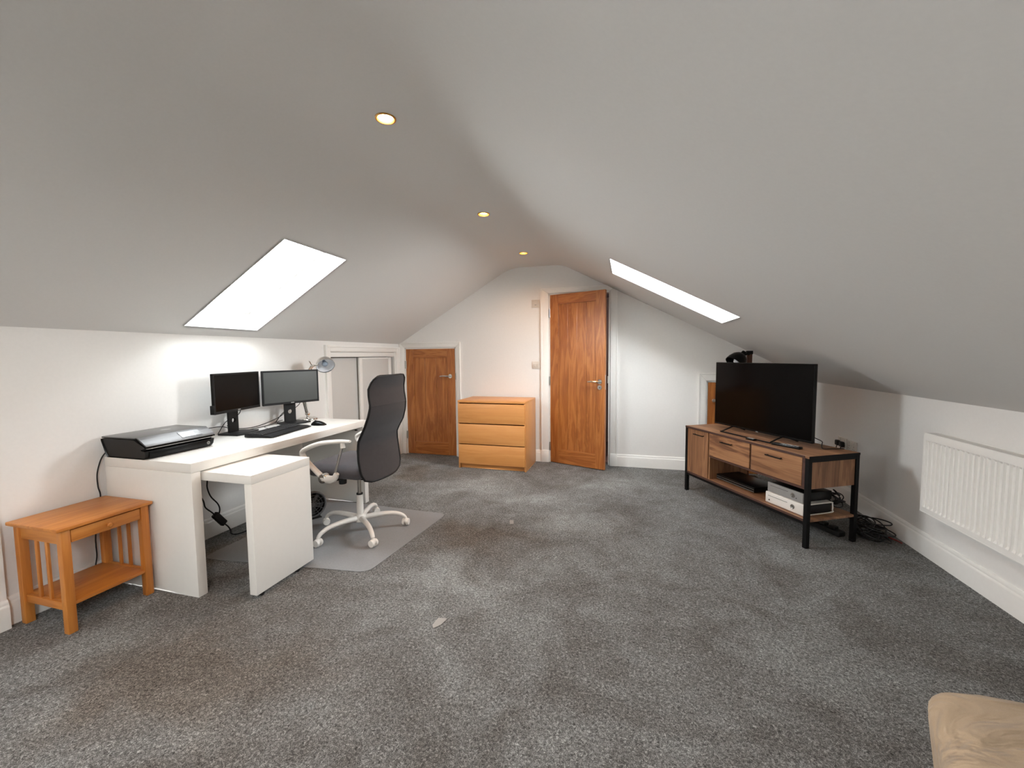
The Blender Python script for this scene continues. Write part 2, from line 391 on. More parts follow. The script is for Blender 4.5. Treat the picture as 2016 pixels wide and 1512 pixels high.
bf = MB(); bf.quad((XL - .2, YF - .02, 0), (XR + .02, YF - .02, 0), (XR + .02, D + .6, 0), (XL - .2, D + .6, 0))
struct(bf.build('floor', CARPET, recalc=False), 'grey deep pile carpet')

def holed(name, mat, us, vs_of, holes, to3):
    """strip wall: us cut positions; vs_of(u) top height; holes (u0,u1,v0,v1)"""
    cuts = sorted(set(us + [h[0] for h in holes] + [h[1] for h in holes])); b = MB()
    for a, c in zip(cuts, cuts[1:]):
        mid = (a + c) / 2; segs = [0.0]
        hs = sorted([h for h in holes if h[0] < mid < h[1]], key=lambda h: h[2])
        z = 0.0; spans = []
        for h in hs:
            if h[2] > z: spans.append((z, h[2]))
            z = h[3]
        spans.append((z, None))
        for z0, z1 in spans:
            ta, tc_ = (vs_of(a), vs_of(c)) if z1 is None else (z1, z1)
            if min(ta, tc_) <= z0: 
                if max(ta, tc_) <= z0: continue
            b.quad(to3(a, z0), to3(c, z0), to3(c, max(tc_, z0)), to3(a, max(ta, z0)))
    bmesh.ops.remove_doubles(b.bm, verts=b.bm.verts, dist=1e-5)
    return struct(b.build(name, mat, sharp=60, recalc=False))
DOOR1 = (-0.8885, -0.1912, 0, 1.9956); DOOR2 = (-2.800, -2.085, 0, 1.390); DOOR3 = (0.828, 1.360, 0, 0.984); CUP = (3.487, 4.703, 0, 1.338)
holed('wall_back', WALL, [p[0] for p in PROF], zp, [DOOR1, DOOR2, DOOR3], lambda u, z: (u, D, z))
holed('wall_left', WALL, [YF, D], lambda u: EL, [CUP], lambda u, z: (XL, u, z))
holed('wall_right', WALL, [YF, D], lambda u: ER, [], lambda u, z: (XR, u, z))
holed('wall_front', WALL, [p[0] for p in PROF], zp, [], lambda u, z: (u, YF, z))
# shallow pier on the near end of the left-hand wall
PX, PY = XL + 0.034, 1.165
b = MB(); b.box(XL, PX, YF, PY, 0, EL + 0.02); struct(b.build('wall_pier', WALL))

# skylights: shaft, frame, sash, pane
def skylight(name, h, side):
    x0, x1, y0, y1 = h
    lo = Vector((x0, y0, zp(x0))); hi = Vector((x1, y0, zp(x1)))
    ux = (hi - lo); L = ux.length; ux.normalize(); uy = Vector((0, 1, 0)); n = ux.cross(uy)
    if n.z < 0: n = -n
    W = y1 - y0; T = 0.20
    P = lambda a, b_, c: lo + ux * a + uy * b_ + n * c
    root = sempty(name)
    for nm, q in (('reveal', [(0, 0), (L, 0)]), ('reveal', [(L, 0), (L, W)]), ('reveal', [(L, W), (0, W)]), ('reveal', [(0, W), (0, 0)])):
        (a0, b0), (a1, b1) = q
        k = MB(); out = Vector((a0 + a1 - L, b0 + b1 - W)); out.normalize(); out *= 0.02
        pts = [(a0, b0, 0), (a1, b1, 0), (a1, b1, T + .03), (a0, b0, T + .03)]
        A = [k.bm.verts.new(P(*p)) for p in pts]; B = [k.bm.verts.new(P(p[0] + out.x, p[1] + out.y, p[2])) for p in pts]
        k.bm.faces.new(A); k.bm.faces.new(B[::-1])
        for i in range(4): k.bm.faces.new((A[i], B[i], B[(i + 1) % 4], A[(i + 1) % 4]))
        k.build(nm, REVEAL, root)
    def bar(a0, a1, b0, b1, c0, c1, nm, mat):
        k = MB(); mt = Matrix((ux, uy, n)).transposed().to_4x4(); mt.translation = lo
        k.box(a0, a1, b0, b1, c0, c1, 0.004, 1, mt); return k.build(nm, mat, root)
    f = 0.035
    bar(0, L, 0, f, T - .05, T, 'sash_rail', TRIM); bar(0, L, W - f, W, T - .05, T, 'sash_rail', TRIM)
    bar(0, f, f, W - f, T - .05, T, 'sash_stile', TRIM); bar(L - f, L, f, W - f, T - .05, T, 'sash_stile', TRIM)
    bar(L - f - .012, L - f + .004, W * .36, W * .64, T - .066, T - .05, 'handle', STEEL)
    k = MB(); k.quad(P(f, f, T - .02), P(L - f, f, T - .02), P(L - f, W - f, T - .02), P(f, W - f, T - .02)); k.build('pane', GLASS, root)
    portal('daylight_portal', P(L / 2, W / 2, T - .01), ux if ux.cross(uy).z > 0 else -ux, uy, L - 2 * f, W - 2 * f)
skylight('window_1', SKY_HOLES[0], -1); skylight('window_2', SKY_HOLES[1], 1)
skylight('window_added_3', SKY_HOLES[2], -1); skylight('window_added_4', SKY_HOLES[3], 1)   # unseen pair added behind the camera to light the near end

# skirting boards
SK = [(0, 0), (.018, 0), (.018, .105), (.0165, .112), (.012, .118), (.0125, .126), (.009, .136), (.006, .140), (0, .140)]
def skirting(name, o, along, out):
    b = MB(); b.prism(SK, o, out, (0, 0, 1), along); return struct(b.build(name, TRIM, sharp=25))
skirting('baseboard_right', (XR, YF, 0), (0, D - YF, 0), (-1, 0, 0))
skirting('baseboard_left', (XL, PY, 0), (0, 3.414 - PY, 0), (1, 0, 0))
skirting('baseboard_pier', (PX, YF, 0), (0, PY - YF, 0), (1, 0, 0))
skirting('baseboard_back', (-2.021, D, 0), (-0.990 + 2.021, 0, 0), (0, -1, 0))
skirting('baseboard_back', (-0.104, D, 0), (0.745 + 0.104, 0, 0), (0, -1, 0))
skirting('baseboard_back', (1.445, D, 0), (XR - 1.445, 0, 0), (0, -1, 0))
skirting('baseboard_front', (XL, YF, 0), (XR - XL, 0, 0), (0, 1, 0))

def clip_poly(poly):
    """cut a polygon (x,z) in the back wall by the ceiling line"""
    out = []
    n = len(poly)
    f = lambda p: zc(p[0]) - 0.002 - p[1]
    for i in range(n):
        a, b_ = poly[i], poly[(i + 1) % n]; fa, fb = f(a), f(b_)
        if fa >= 0: out.append(a)
        if (fa >= 0) != (fb >= 0):
            lo_, hi_ = 0.0, 1.0
            for _ in range(40):
                t = (lo_ + hi_) / 2; p = (a[0] + (b_[0] - a[0]) * t, a[1] + (b_[1] - a[1]) * t)
                if (f(p) >= 0) == (fa >= 0): lo_ = t
                else: hi_ = t
            out.append(p)
    return out
def casing(root, x0, x1, top, wl, wr, wt, xmin=-9):
    """architrave with stepped moulding and plinth blocks around an opening in the back wall"""
    for nm, pl in (('architrave', [(x0 - wl, 0), (x0 - .006, 0), (x0 - .006, top + .006), (x0 - wl, top + wt)]),
                   ('architrave', [(x1 + .006, 0), (x1 + wr, 0), (x1 + wr, top + wt), (x1 + .006, top + .006)]),
                   ('architrave', [(x0 - wl, top + wt), (x0 - .006, top + .006), (x1 + .006, top + .006), (x1 + wr, top + wt)])):
        pl = [(max(p[0], xmin), p[1]) for p in pl]
        k = MB(); k.prism(clip_poly(pl), (0, D, 0), (1, 0, 0), (0, 0, 1), (0, -0.018, 0), 0.004); k.build(nm, TRIM, root)
    # raised outer bead
    for pl in ([(x0 - wl, 0), (x0 - wl + .016, 0), (x0 - wl + .016, top + wt - .016), (x0 - wl, top + wt)],
               [(x1 + wr - .016, 0), (x1 + wr, 0), (x1 + wr, top + wt), (x1 + wr - .016, top + wt - .016)],
               [(x0 - wl, top + wt), (x0 - wl + .016, top + wt - .016), (x1 + wr - .016, top + wt - .016), (x1 + wr, top + wt)]):
        pl = [(max(p[0], xmin), p[1]) for p in pl]
        cp = clip_poly(pl)
        if len(cp) < 3: continue
        k = MB(); k.prism(cp, (0, D - .018, 0), (1, 0, 0), (0, 0, 1), (0, -0.006, 0), 0.002); k.build('bead', TRIM, root)
    for a, c in ((max(x0 - wl - .003, xmin), x0 - .004), (x1 + .004, x1 + wr + .003)):
        k = MB(); k.box(a, c, D - .026, D, 0, .145, .003); k.build('plinth_block', TRIM, root)
    # lining of the opening
    for (a, c, e, g) in ((x0 - .001, x0 + .014, 0, top), (x1 - .014, x1 + .001, 0, top), (x0, x1, top - .014, top + .001)):
        k = MB(); k.box(a, c, D - .002, D + .12, e, g); k.build('jamb', TRIM, root)

def leaf(root, W, H, t, boards):
    """shaker leaf in local x 0..W, y 0..t (front at y = 0), z 0..H"""
    st, rt, rb = 0.108, 0.112, 0.165
    if H < 1.2: rt, rb = .07, .09
    if W < .6: st = .075
    for a, c in ((0, st), (W - st, W)):
        k = MB(); k.box(a, c, 0, t, 0, H, .0015, 1); k.build('stile', OAK_Z, root)
    for a, c in ((0, rb), (H - rt, H)):
        k = MB(); k.box(st, W - st, 0, t, a, c, .0015, 1); k.build('rail', OAK_X, root)
    n = boards; pw = (W - 2 * st) / n
    for i in range(n):
        k = MB(); k.box(st + i * pw + .0008, st + (i + 1) * pw - .0008, .009, t - .009, rb - .003, H - rt + .003, .0022, 1)
        k.build('panel_board', OAK_Z, root)
def lever(root, x, z, sgn, esc=True):
    k = MB(); k.cyl((x, 0.001, z), (x, -.009, z), .026, n=24).cyl((x, -.006, z), (x, -.045, z), .0095, n=14)
    k.tube([(x + sgn * -.004, -.045, z), (x + sgn * .03, -.049, z + .001), (x + sgn * .075, -.05, z + .003), (x + sgn * .125, -.046, z - .002)], [.011, .010, .009, .007], 10)
    k.build('handle', CHROME, root)
    if esc:
        k = MB(); k.cyl((x, 0.001, z - .062), (x, -.008, z - .062), .025, n=24); e_ = k.build('escutcheon', CHROME, root)
        k = MB(); k.box(x - .003, x + .003, -.0088, -.0078, z - .072, z - .054, .001, 1); k.build('keyhole', RUBBER, e_)
def hinge(root, x, y, z):
    k = MB(); k.cyl((x, y, z - .05), (x, y, z + .05), .0065, n=12).box(x - .013, x + .013, y + .002, y + .005, z - .05, z + .05); k.build('hinge', STEEL, root)

# door 1: tall oak door, ajar into the room
d1 = sempty('door_1', (-0.874, 4.800, 0.0), math.radians(-20.3)); d1['label'] = 'tall oak door standing ajar beside the chest of drawers'
leaf(d1, 0.684, 1.972, 0.036, 4)
for ch in list(d1.children):
    ch.location.z = 0.008
lever(d1, 0.627, 0.985, -1)
k = MB(); k.box(.6838, .6852, .010, .026, .90, 1.06, .0005, 1); k.build('lock_plate', STEEL, d1)
for z in (.98, .195, 1.77): hinge(d1, -.006, .0, z)
f1 = sempty('trim_1'); casing(f1, DOOR1[0], DOOR1[1], DOOR1[3], .098, .086, .066)
k = MB(); k.box(-.22, -.18, D + .06, D + .10, .95, 1.03); k.build('strike_plate', STEEL, f1)
# door 2: low oak door under the slope
d2 = sempty('door_2', (-2.787, D - .004, 0)); d2['label'] = 'low closed oak door under the sloping ceiling'
leaf(d2, .690, 1.372, .036, 3)
for ch in list(d2.children): ch.location.z = .006
lever(d2, .625, 1.029, -1, False)
k = MB(); k.box(.690, .700, -.003, .004, .985, 1.065, .001, 1); k.build('latch_plate', STEEL, d2)
for z in (1.176, .254): hinge(d2, -.006, -.004, z)
f2 = sempty('trim_2'); casing(f2, DOOR2[0], DOOR2[1], DOOR2[3], .09, .066, .072, XL + .004)
# door 3: low door behind the television
d3 = sempty('door_3', (0.836, D - .002, 0)); d3['label'] = 'small oak eaves door behind the television'
leaf(d3, .510, .972, .034, 2)
for ch in list(d3.children): ch.location.z = .004
k = MB(); mk = Matrix.Translation((.058, 0, .78)) @ Matrix.Rotation(PI / 2, 4, 'X')
k.lathe([(0, 0), (.013, 0), (.013, .003), (.007, .006), (.007, .018), (.016, .026), (.019, .034), (.016, .041), (0, .044)], 20, mk); k.build('knob', STEEL, d3)
f3 = sempty('trim_3'); casing(f3, DOOR3[0], DOOR3[1], DOOR3[3], .083, .083, .088)
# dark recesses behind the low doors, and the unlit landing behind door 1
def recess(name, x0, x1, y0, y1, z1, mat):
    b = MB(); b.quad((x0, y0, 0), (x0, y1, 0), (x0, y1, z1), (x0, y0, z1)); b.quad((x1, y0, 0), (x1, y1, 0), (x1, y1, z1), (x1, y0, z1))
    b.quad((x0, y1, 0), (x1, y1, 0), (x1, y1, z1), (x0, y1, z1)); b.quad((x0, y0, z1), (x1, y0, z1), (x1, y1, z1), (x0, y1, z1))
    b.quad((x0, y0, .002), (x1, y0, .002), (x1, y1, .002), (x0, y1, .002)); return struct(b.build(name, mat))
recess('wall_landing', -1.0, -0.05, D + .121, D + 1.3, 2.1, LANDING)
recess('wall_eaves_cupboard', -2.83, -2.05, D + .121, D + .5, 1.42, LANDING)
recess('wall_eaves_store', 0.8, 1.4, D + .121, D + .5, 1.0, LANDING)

# built-in sliding cupboard in the low wall
c4 = sempty('door_4'); c4['label'] = 'white sliding cupboard doors in the low wall behind the desk'
y0, y1, _, zt = CUP
def cbox(nm, xa, xb, ya, yb, za, zb, bv=.003, mat=TRIM, par=None):
    k = MB(); k.box(xa, xb, ya, yb, za, zb, bv, 2); return k.build(nm, mat, par or c4)
cbox('architrave', XL, XL + .02, y0 - .073, y0 - .002, 0, 1.405); cbox('architrave', XL, XL + .02, y1 + .002, y1 + .084, 0, 1.405); cbox('architrave', XL, XL + .02, y0 - .002, y1 + .002, zt + .002, 1.405)
cbox('bead', XL + .018, XL + .027, y0 - .073, y0 - .052, 0, 1.405); cbox('bead', XL + .018, XL + .027, y0 - .052, y1 + .063, 1.384, 1.405); cbox('bead', XL + .018, XL + .027, y1 + .063, y1 + .084, 0, 1.405)
cbox('lining', XL - .122, XL + .002, y0 - .001, y0 + .012, 0, zt, 0); cbox('lining', XL - .122, XL + .002, y1 - .012, y1 + .001, 0, zt, 0); cbox('lining', XL - .122, XL + .002, y0, y1, zt - .004, zt + .001, 0)
cbox('header_rail', XL - .02, XL - .004, y0 + .013, y1 - .013, 1.284, zt - .006)
PANEL = plain('grey_white_panel', (205, 203, 199), 0.5, grain=0.01)
def slide_panel(x, ya, yb):
    r = cbox('sliding_panel', x - .012, x - .004, ya + .02, yb - .02, .03, 1.262, .001, PANEL)
    for q in ((ya, ya + .055), (yb - .055, yb)): cbox('stile', x - .018, x + .004, q[0], q[1], .01, 1.278, .003, TRIM, r)
    cbox('rail', x - .017, x + .001, ya + .055, yb - .055, 1.258, 1.278, .002, TRIM, r); cbox('rail', x - .017, x + .001, ya + .055, yb - .055, .01, .06, .002, TRIM, r)
r = cbox('sliding_panel', XL - .078, XL - .066, y0 + .014, y0 + .56, .02, 1.276, .001, PANEL)
slide_panel(XL - .030, y0 + .515, y1 - .05)
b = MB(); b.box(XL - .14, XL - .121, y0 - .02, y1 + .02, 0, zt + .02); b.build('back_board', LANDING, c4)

# ------------------------------------------------------------------ ceiling lights
def downlight(y, label):
    t = thing('ceiling_spotlight', label, 'ceiling light', (-1.030, y, RZ), 0, 'recessed spotlights along the ridge')
    k = MB(); k.lathe([(.037, .0005), (.0455, -.0004), (.0450, -.0035), (.0405, -.0055), (.0370, -.0050), (.0350, .002), (.0315, .013), (.0305, .016)], 36); k.build('bezel', BRASS, t)
    k = MB(); k.lathe([(.0312, .014), (.024, .0105), (.012, .0085), (0, .008)], 28); k.build('lamp', LAMPGLOW, t)
    k = MB(); k.lathe([(.036, .001), (.036, .05), (0, .05)], 20); k.build('can', METAL_B, t)
    return t
downlight(1.661, 'recessed spotlight glowing warm, set largest and highest along the ridge ceiling')
downlight(2.940, 'recessed spotlight glowing warm, middle one of the row along the ridge')
downlight(4.150, 'recessed spotlight glowing warm, set just above the oak door end of ridge')
downlight(0.38, 'recessed spotlight of the ridge row, straight above the open carpet')
downlight(-0.90, 'recessed spotlight of the ridge row, last one near the front wall')

# ------------------------------------------------------------------ desk
dx0, dx1, dy0, dy1, dh = -2.852, -2.202, 1.585, 3.096, 0.731
t = thing('desk', 'long white desk carrying the monitors along the low wall', 'desk', ((dx0 + dx1) / 2, (dy0 + dy1) / 2, 0))
LX, LY = (dx1 - dx0) / 2, (dy1 - dy0) / 2
k = MB(); k.box(-LX, LX, -LY, LY, dh - .052, dh, .0018); k.build('desktop', WHITE, t)
for s in (-1, 1):
    k = MB(); a, c = sorted((s * LY, s * (LY - .05))); k.box(-LX, LX, a, c, .0, dh - .0525, .0018); k.build('side_panel', WHITE, t)
k = MB(); k.box(-LX + .10, -LX + .118, -LY + .05, LY - .05, dh - .16, dh - .0525, .001); k.build('cable_rail', WHITE, t)
k = MB(); k.cyl((LX - .0005, LY - .13, dh - .068), (LX - .02, LY - .13, dh - .068), .006, n=10); k.build('screw_cap', RUBBER, t)
# pull-out return
t = thing('pull_out_table', 'white pull-out return panel on castors, standing out from under the desk', 'table', (-1.876, 1.852, 0))
k = MB(); k.box(-.86, 0.0, -.205, .205, .624, .672, .0018); k.build('table_top', WHITE, t)
k = MB(); k.box(-.047, 0.0, -.205, .205, .024, .6235, .0018); k.build('leg_panel', WHITE, t)
k = MB(); k.box(-.86, -.84, -.205, .205, .56, .6235, .001); k.build('hanging_rail', WHITE, t)
for s in (-.16, .09):
    k = MB(); k.cyl((-.034, s, .0135), (-.012, s, .0135), .0135, n=16).box(-.03, -.016, s - .008, s + .008, .015, .0245); k.build('castor', RUBBER, t)

# ------------------------------------------------------------------ side table (stained pine)
t = thing('side_table', 'small honey pine side table with slatted ends beside the white desk', 'side table', (-2.667, 1.382, 0))
hx, hy, H = .176, .186, .512
k = MB(); k.box(-hx - .008, hx + .010, -hy - .014, hy + .008, H - .017, H, .004); k.build('table_top', PINE_Y, t)
LG = .035
lx, ly = hx - .004, hy - .006
for sx in (-1, 1):
    for sy in (-1, 1):
        k = MB(); a, c = sorted((sx * lx, sx * (lx - LG))); e, g = sorted((sy * ly, sy * (ly - LG))); k.box(a, c, e, g, 0, H - .0195, .003); k.build('leg', PINE_Z, t)
for sy in (-1, 1):
    e, g = sorted((sy * (ly - .008), sy * (ly - .026)))
    k = MB(); k.box(-lx + LG, lx - LG, e, g, H - .085, H - .02, .002); k.build('apron', PINE_X, t)
    k = MB(); k.box(-lx + LG, lx - LG, e, g, .108, .145, .002); k.build('end_rail', PINE_X, t)
    for q in (-.040, .034):
        k = MB(); k.box(q - .009, q + .009, e + .004, g - .004, .1455, H - .0855, .001); k.build('slat', PINE_Z, t)
k = MB(); k.box(-lx + .01, -lx + .028, -ly + LG, ly - LG, H - .085, H - .02, .002); k.build('back_apron', PINE_Y, t)
dr = MB().box(lx - .022, lx - .004, -ly + LG + .003, ly - LG - .003, H - .084, H - .026, .003).build('drawer', PINE_Y, t)
mk = Matrix.Translation((lx - .004, 0, H - .056)) @ Matrix.Rotation(PI / 2, 4, 'Y')
MB().lathe([(0, 0), (.006, 0), (.006, .006), (.012, .012), (.0125, .017), (.009, .021), (0, .022)], 18, mk).build('knob', PINE_Z, dr)
k = MB(); k.box(-lx + .004, lx - .004, -ly + .028, ly - .028, .128, .1445, .003); k.build('shelf', PINE_Y, t)

# ------------------------------------------------------------------ printer
t = thing('printer', 'black all-in-one printer with silver control panel on the desk end', 'printer', (-2.845, 1.775, dh))
PW = .205
body = [(.016, 0.0), (.300, 0.0), (.312, .004), (.322, .018), (.326, .047), (.300, .050), (.300, .058), (.332, .064), (.326, .073), (.300, .086), (.276, .102), (.258, .112), (.02, .112), (0.0, .108), (-.004, .098), (.006, .02)]
k = MB()
rings = []
for (yy, ins) in ((-PW + .006, .012), (-PW, .004), (-PW + .02, 0), (PW - .02, 0), (PW, .004), (PW - .006, .012)):
    sgn = -1 if yy < 0 else 1
    ring = []
    for x, z in body:
        tap = (1 - z / .112) * .016
        cx_ = .16; cz_ = .056
        ring.append(k.bm.verts.new((cx_ + (x - cx_) * (1 - ins * 3), yy - sgn * tap, max(0.0, cz_ + (z - cz_) * (1 - ins * 4)) if z > 0.001 else 0.0)))
    rings.append(ring)
for A, B in zip(rings, rings[1:]):
    for i in range(len(A)): k.bm.faces.new((A[i], A[(i + 1) % len(A)], B[(i + 1) % len(A)], B[i]))
k.bm.faces.new(rings[0]); k.bm.faces.new(rings[-1][::-1])
k.build('body', BLACK, t, 40)
lid = MB().box(.0, .262, -PW + .004, PW - .004, .1115, .1205, .004, 3).build('scanner_lid', GUNMETAL, t)
MB().lathe([(0, .1205), (.026, .1205), (.026, .1212), (.024, .1215), (0, .1215)], 32, Matrix.Translation((.13, .045, 0))).build('lid_disc', SILVER_P, lid)  # round silver disc on the scanner lid
# sloping curved control panel
cp = [(.262, .1205), (.268, .1195), (.288, .108), (.306, .097), (.322, .0855), (.335, .0745), (.333, .0715), (.318, .080), (.29, .096), (.266, .112)]
pn = MB().prism(cp, (0, -PW + .012, 0), (1, 0, 0), (0, 0, 1), (0, 2 * PW - .024, 0), .0015).build('control_panel', GREYSILVER, t, 40)
ang = math.atan2(.0745 - .1195, .335 - .268); mp = Matrix.Translation((.3035, .0, .0995)) @ Matrix.Rotation(-ang, 4, 'Y')
MB().box(-.026, .024, .005, .125, -.001, .0008, .0006, 1, mp).build('screen_surround', GUNMETAL, pn)
MB().box(-.018, .018, .028, .09, .0006, .0014, .0004, 1, mp).build('screen', LCD, pn)
MB().box(.318, .331, -PW + .02, PW - .02, .0585, .0625, .001, 1).build('silver_strip', SILVER_P, t)
MB().box(.322, .3275, -PW + .03, PW - .035, .006, .043, .002, 2).build('paper_tray', BLACK, t)
MB().lathe([(0, 0), (.010, 0), (.010, .0008), (0, .001)], 24, Matrix.Translation((.3272, PW - .05, .026)) @ Matrix.Rotation(PI / 2, 4, 'Y')).build('front_emblem', SILVER_P, t)
text_mesh('logo', 'hp', .014, Matrix.Translation((.3286, PW - .05, .027)) @ Matrix(((0, 0, 1, 0), (1, 0, 0, 0), (0, 1, 0, 0), (0, 0, 0, 1))), BLACKM, t, .0002)

# ------------------------------------------------------------------ monitors
def monitor(loc, facing_deg, label):
    """origin at the desk under the panel centre, panel faces local +x"""
    t = thing('monitor', label, 'monitor', loc, math.radians(facing_deg), 'pair of monitors on the white desk')
    w2, zb, zt_ = .2328, .168, .447
    MB().box(-.022, -.004, -w2, w2, zb, zt_, .004, 2).box(-.040, -.021, -w2 * .75, w2 * .75, zb + .04, zt_ - .05, .008, 2).build('housing', BLACK, t)
    bz = MB()
    for a, c, e, g in ((-w2, w2, zt_ - .013, zt_), (-w2, w2, zb, zb + .018), (-w2, -w2 + .012, zb + .018, zt_ - .013), (w2 - .012, w2, zb + .018, zt_ - .013)):
        bz.box(-.006, .0, a, c, e, g, .001, 1)
    bez = bz.build('bezel', BLACKM, t)
    MB().box(-.0065, -.003, -w2 + .011, w2 - .011, zb + .017, zt_ - .012).build('screen', SCREEN_M, t)
    MB().box(-.0002, .0008, -.013, .013, zb + .006, zb + .013, .0003, 1).build('badge', SILVER_P, bez)
    # neck plate with round cable hole
    k = MB(); nv = []; zl, zh, hw, cz, rr = .012, .30, .046, .098, .019
    outer = []
    M_ = 24
    hole = [(rr * math.cos(2 * PI * i / M_), cz + rr * math.sin(2 * PI * i / M_)) for i in range(M_)]
    def edge(i):
        a = 2 * PI * i / M_; c_, s_ = math.cos(a), math.sin(a)
        sc = min(hw / abs(c_) if abs(c_) > 1e-6 else 9, ((.30 - cz) if s_ > 0 else (cz - zl)) / abs(s_) if abs(s_) > 1e-6 else 9)
        return (c_ * sc, cz + s_ * sc)
    # use square-ish outline points, corners snapped
    outl = []
    for i in range(M_):
        y_, z_ = edge(i); outl.append([y_, z_])
    for (cy_, czz) in ((hw, zh), (-hw, zh), (-hw, zl), (hw, zl)):
        j = min(range(M_), key=lambda i: (outl[i][0] - cy_) ** 2 + (outl[i][1] - czz) ** 2); outl[j] = [cy_, czz]
    lay = []
    for x_ in (-.062, -.046):
        lay.append(([k.bm.verts.new((x_, y_, z_)) for y_, z_ in outl], [k.bm.verts.new((x_, y_, z_)) for y_, z_ in hole]))
    for i in range(M_):
        j = (i + 1) % M_
        (oA, hA), (oB, hB) = lay
        k.bm.faces.new((oA[i], oA[j], hA[j], hA[i])); k.bm.faces.new((oB[i], hB[i], hB[j], oB[j]))
        k.bm.faces.new((oA[i], oB[i], oB[j], oA[j])); k.bm.faces.new((hA[i], hA[j], hB[j], hB[i]))
    k.build('neck', BLACKM, t, 30)
    MB().box(-.052, -.028, -.05, .05, .23, .34, .004).build('mount_plate', BLACKM, t)
    k = MB(); k.prism([(-.105, -.09), (-.105, .09), (.06, .115), (.085, .06), (.085, -.06), (.06, -.115)], (0, 0, .0), (1, 0, 0), (0, 1, 0), (0, 0, .012), .002); k.build('base', BLACKM, t)
    return t
m1 = monitor((-2.735, 2.340, dh), 12.9, 'black monitor next to the printer, its screen dark')
m2 = dup(m1, (-2.699, 2.802, dh), math.radians(-18.94), 'black monitor in front of the chrome lamp, its screen painted with grey glare')

for ch in m2.children:
    if ch.name.startswith('screen'):
        ch.material_slots[0].link = 'OBJECT'; ch.material_slots[0].material = SCREEN_H; ch['label'] = 'grey glare painted on matt screen'
MB().box(-.024, .004, -.246, -.2335, .170, .232, .003).build('side_clip', BLACKM, m1)

# ------------------------------------------------------------------ keyboard and mouse
t = thing('keyboard', 'black full-size keyboard lying in front of the monitors', 'keyboard', (-2.481, 2.445, dh), math.radians(10.2))
k = MB(); k.prism([(-.105, .004), (.085, .0), (.105, .004), (.106, .009), (.072, .016), (-.098, .026), (-.105, .022)], (0, -.228, 0), (1, 0, 0), (0, 0, 1), (0, .456, 0), .003); k.build('case', BLACKM, t)
MB().box(.066, .100, -.205, .205, .0095, .0125, .001, 1, Matrix.Rotation(math.radians(-0), 4, 'Y')).build('palm_rest', BLACKM, t)
k = MB(); pit = .0190
for rI in range(6):
    x = -.082 + rI * pit + (.006 if rI else 0); zk = .0245 - (x + .098) * .059
    y = -.212
    for cI in range(22):
        yy = y + cI * pit + (.007 if cI > 14 else 0)
        if cI in (15,) and rI == 0: continue
        if rI == 5 and 4 <= cI <= 8:
            if cI == 4: k.box(x - .008, x + .008, yy - .008, yy + .008 + 4 * pit, zk, zk + .006, .0012, 1)
            continue
        k.box(x - .008, x + .008, yy - .008, yy + .008, zk, zk + .006, .0012, 1)
ks = k.build('key_rows', plain('key_plastic', (34, 34, 35), .4), t); ks['kind'] = 'stuff'
t = thing('mouse', 'black computer mouse lying on the white desk near the lamp', 'mouse', (-2.418, 2.770, dh), math.radians(8))
k = MB()
rings = []
for i in range(11):
    u_ = i / 10; x = .058 - .116 * u_; hw = .031 * (math.sin(PI * (0.1 + .8 * u_)) ** .5); hh = .034 * (math.sin(PI * (.1 + .85 * u_ ** .8)) ** .7) + .003
    rings.append([k.bm.verts.new((-x, hw * math.cos(PI * j / 8), hh * math.sin(PI * j / 8) ** .75)) for j in range(9)])
for A, B in zip(rings, rings[1:]):
    for j in range(8): k.bm.faces.new((A[j], A[j + 1], B[j + 1], B[j]))
    k.bm.faces.new((A[0], B[0], B[8], A[8]))
k.bm.faces.new(rings[0]); k.bm.faces.new(rings[-1][::-1])
k.build('body', BLACK, t, 50)
k = MB(); k.cyl((-.028, -.004, .030), (-.028, .004, .030), .010, n=16); k.build('scroll_wheel', RUBBER, t)

# ------------------------------------------------------------------ chrome desk lamp
t = thing('desk_lamp', 'chrome jointed desk lamp with round head behind the monitor', 'lamp', (-2.735, 3.000, dh))
MB().lathe([(0, 0), (.078, 0), (.080, .004), (.078, .014), (.066, .020), (.02, .024), (0, .024)], 36).build('base', CHROME, t)
MB().cyl((0, 0, .02), (0, 0, .05), .010).cyl((-.014, 0, .052), (.014, 0, .052), .013, n=16).build('pivot', CHROME, t)
for o_ in (-.010, .010):
    MB().tube([(o_, .0, .052), (o_ + .004, -.045, .20), (o_ + .012, -.085, .33)], .0085, 8, 1).build('lower_arm', CHROME, t)
MB().cyl((-.012, -.085, .33), (.035, -.085, .33), .012, n=16).build('elbow_joint', CHROME, t)
for o_ in (-.008, .012):
    MB().tube([(o_ + .008, -.085, .33), (o_ + .04, -.02, .42), (o_ + .05, .022, .478)], .0075, 8, 1).build('upper_arm', CHROME, t)
MB().tube([(.05, .022, .478), (.055, -.003, .508), (.06, -.02, .520)], .004, 8, 2).cyl((.048, .022, .478), (.075, .022, .478), .010, n=14).tube([(.065, .022, .478), (.09, .06, .492)], .006, 8, 1).build('head_joint', CHROME, t)
hd = Matrix.Translation((.105, .118, .497)) @ Vector((.62, -.45, -.64)).to_track_quat('Z', 'Y').to_matrix().to_4x4()
sh = MB().lathe([(.079, .038), (.0805, .034), (.076, .005), (.063, -.022), (.044, -.040), (.022, -.049), (.018, -.062), (0, -.064), (0, -.060), (.016, -.046), (.040, -.037), (.059, -.021), (.0725, .005), (.0775, .034), (.079, .038)], 36, hd).build('shade', CHROME, t, 50)
LAMPIN = plain('white_enamel_inside', (226, 228, 232), .4)
MB().lathe([(.0755, .030), (.071, .005), (.0575, -.019), (.039, -.034), (.0, -.040)], 36, hd).build('reflector', LAMPIN, sh, 60)
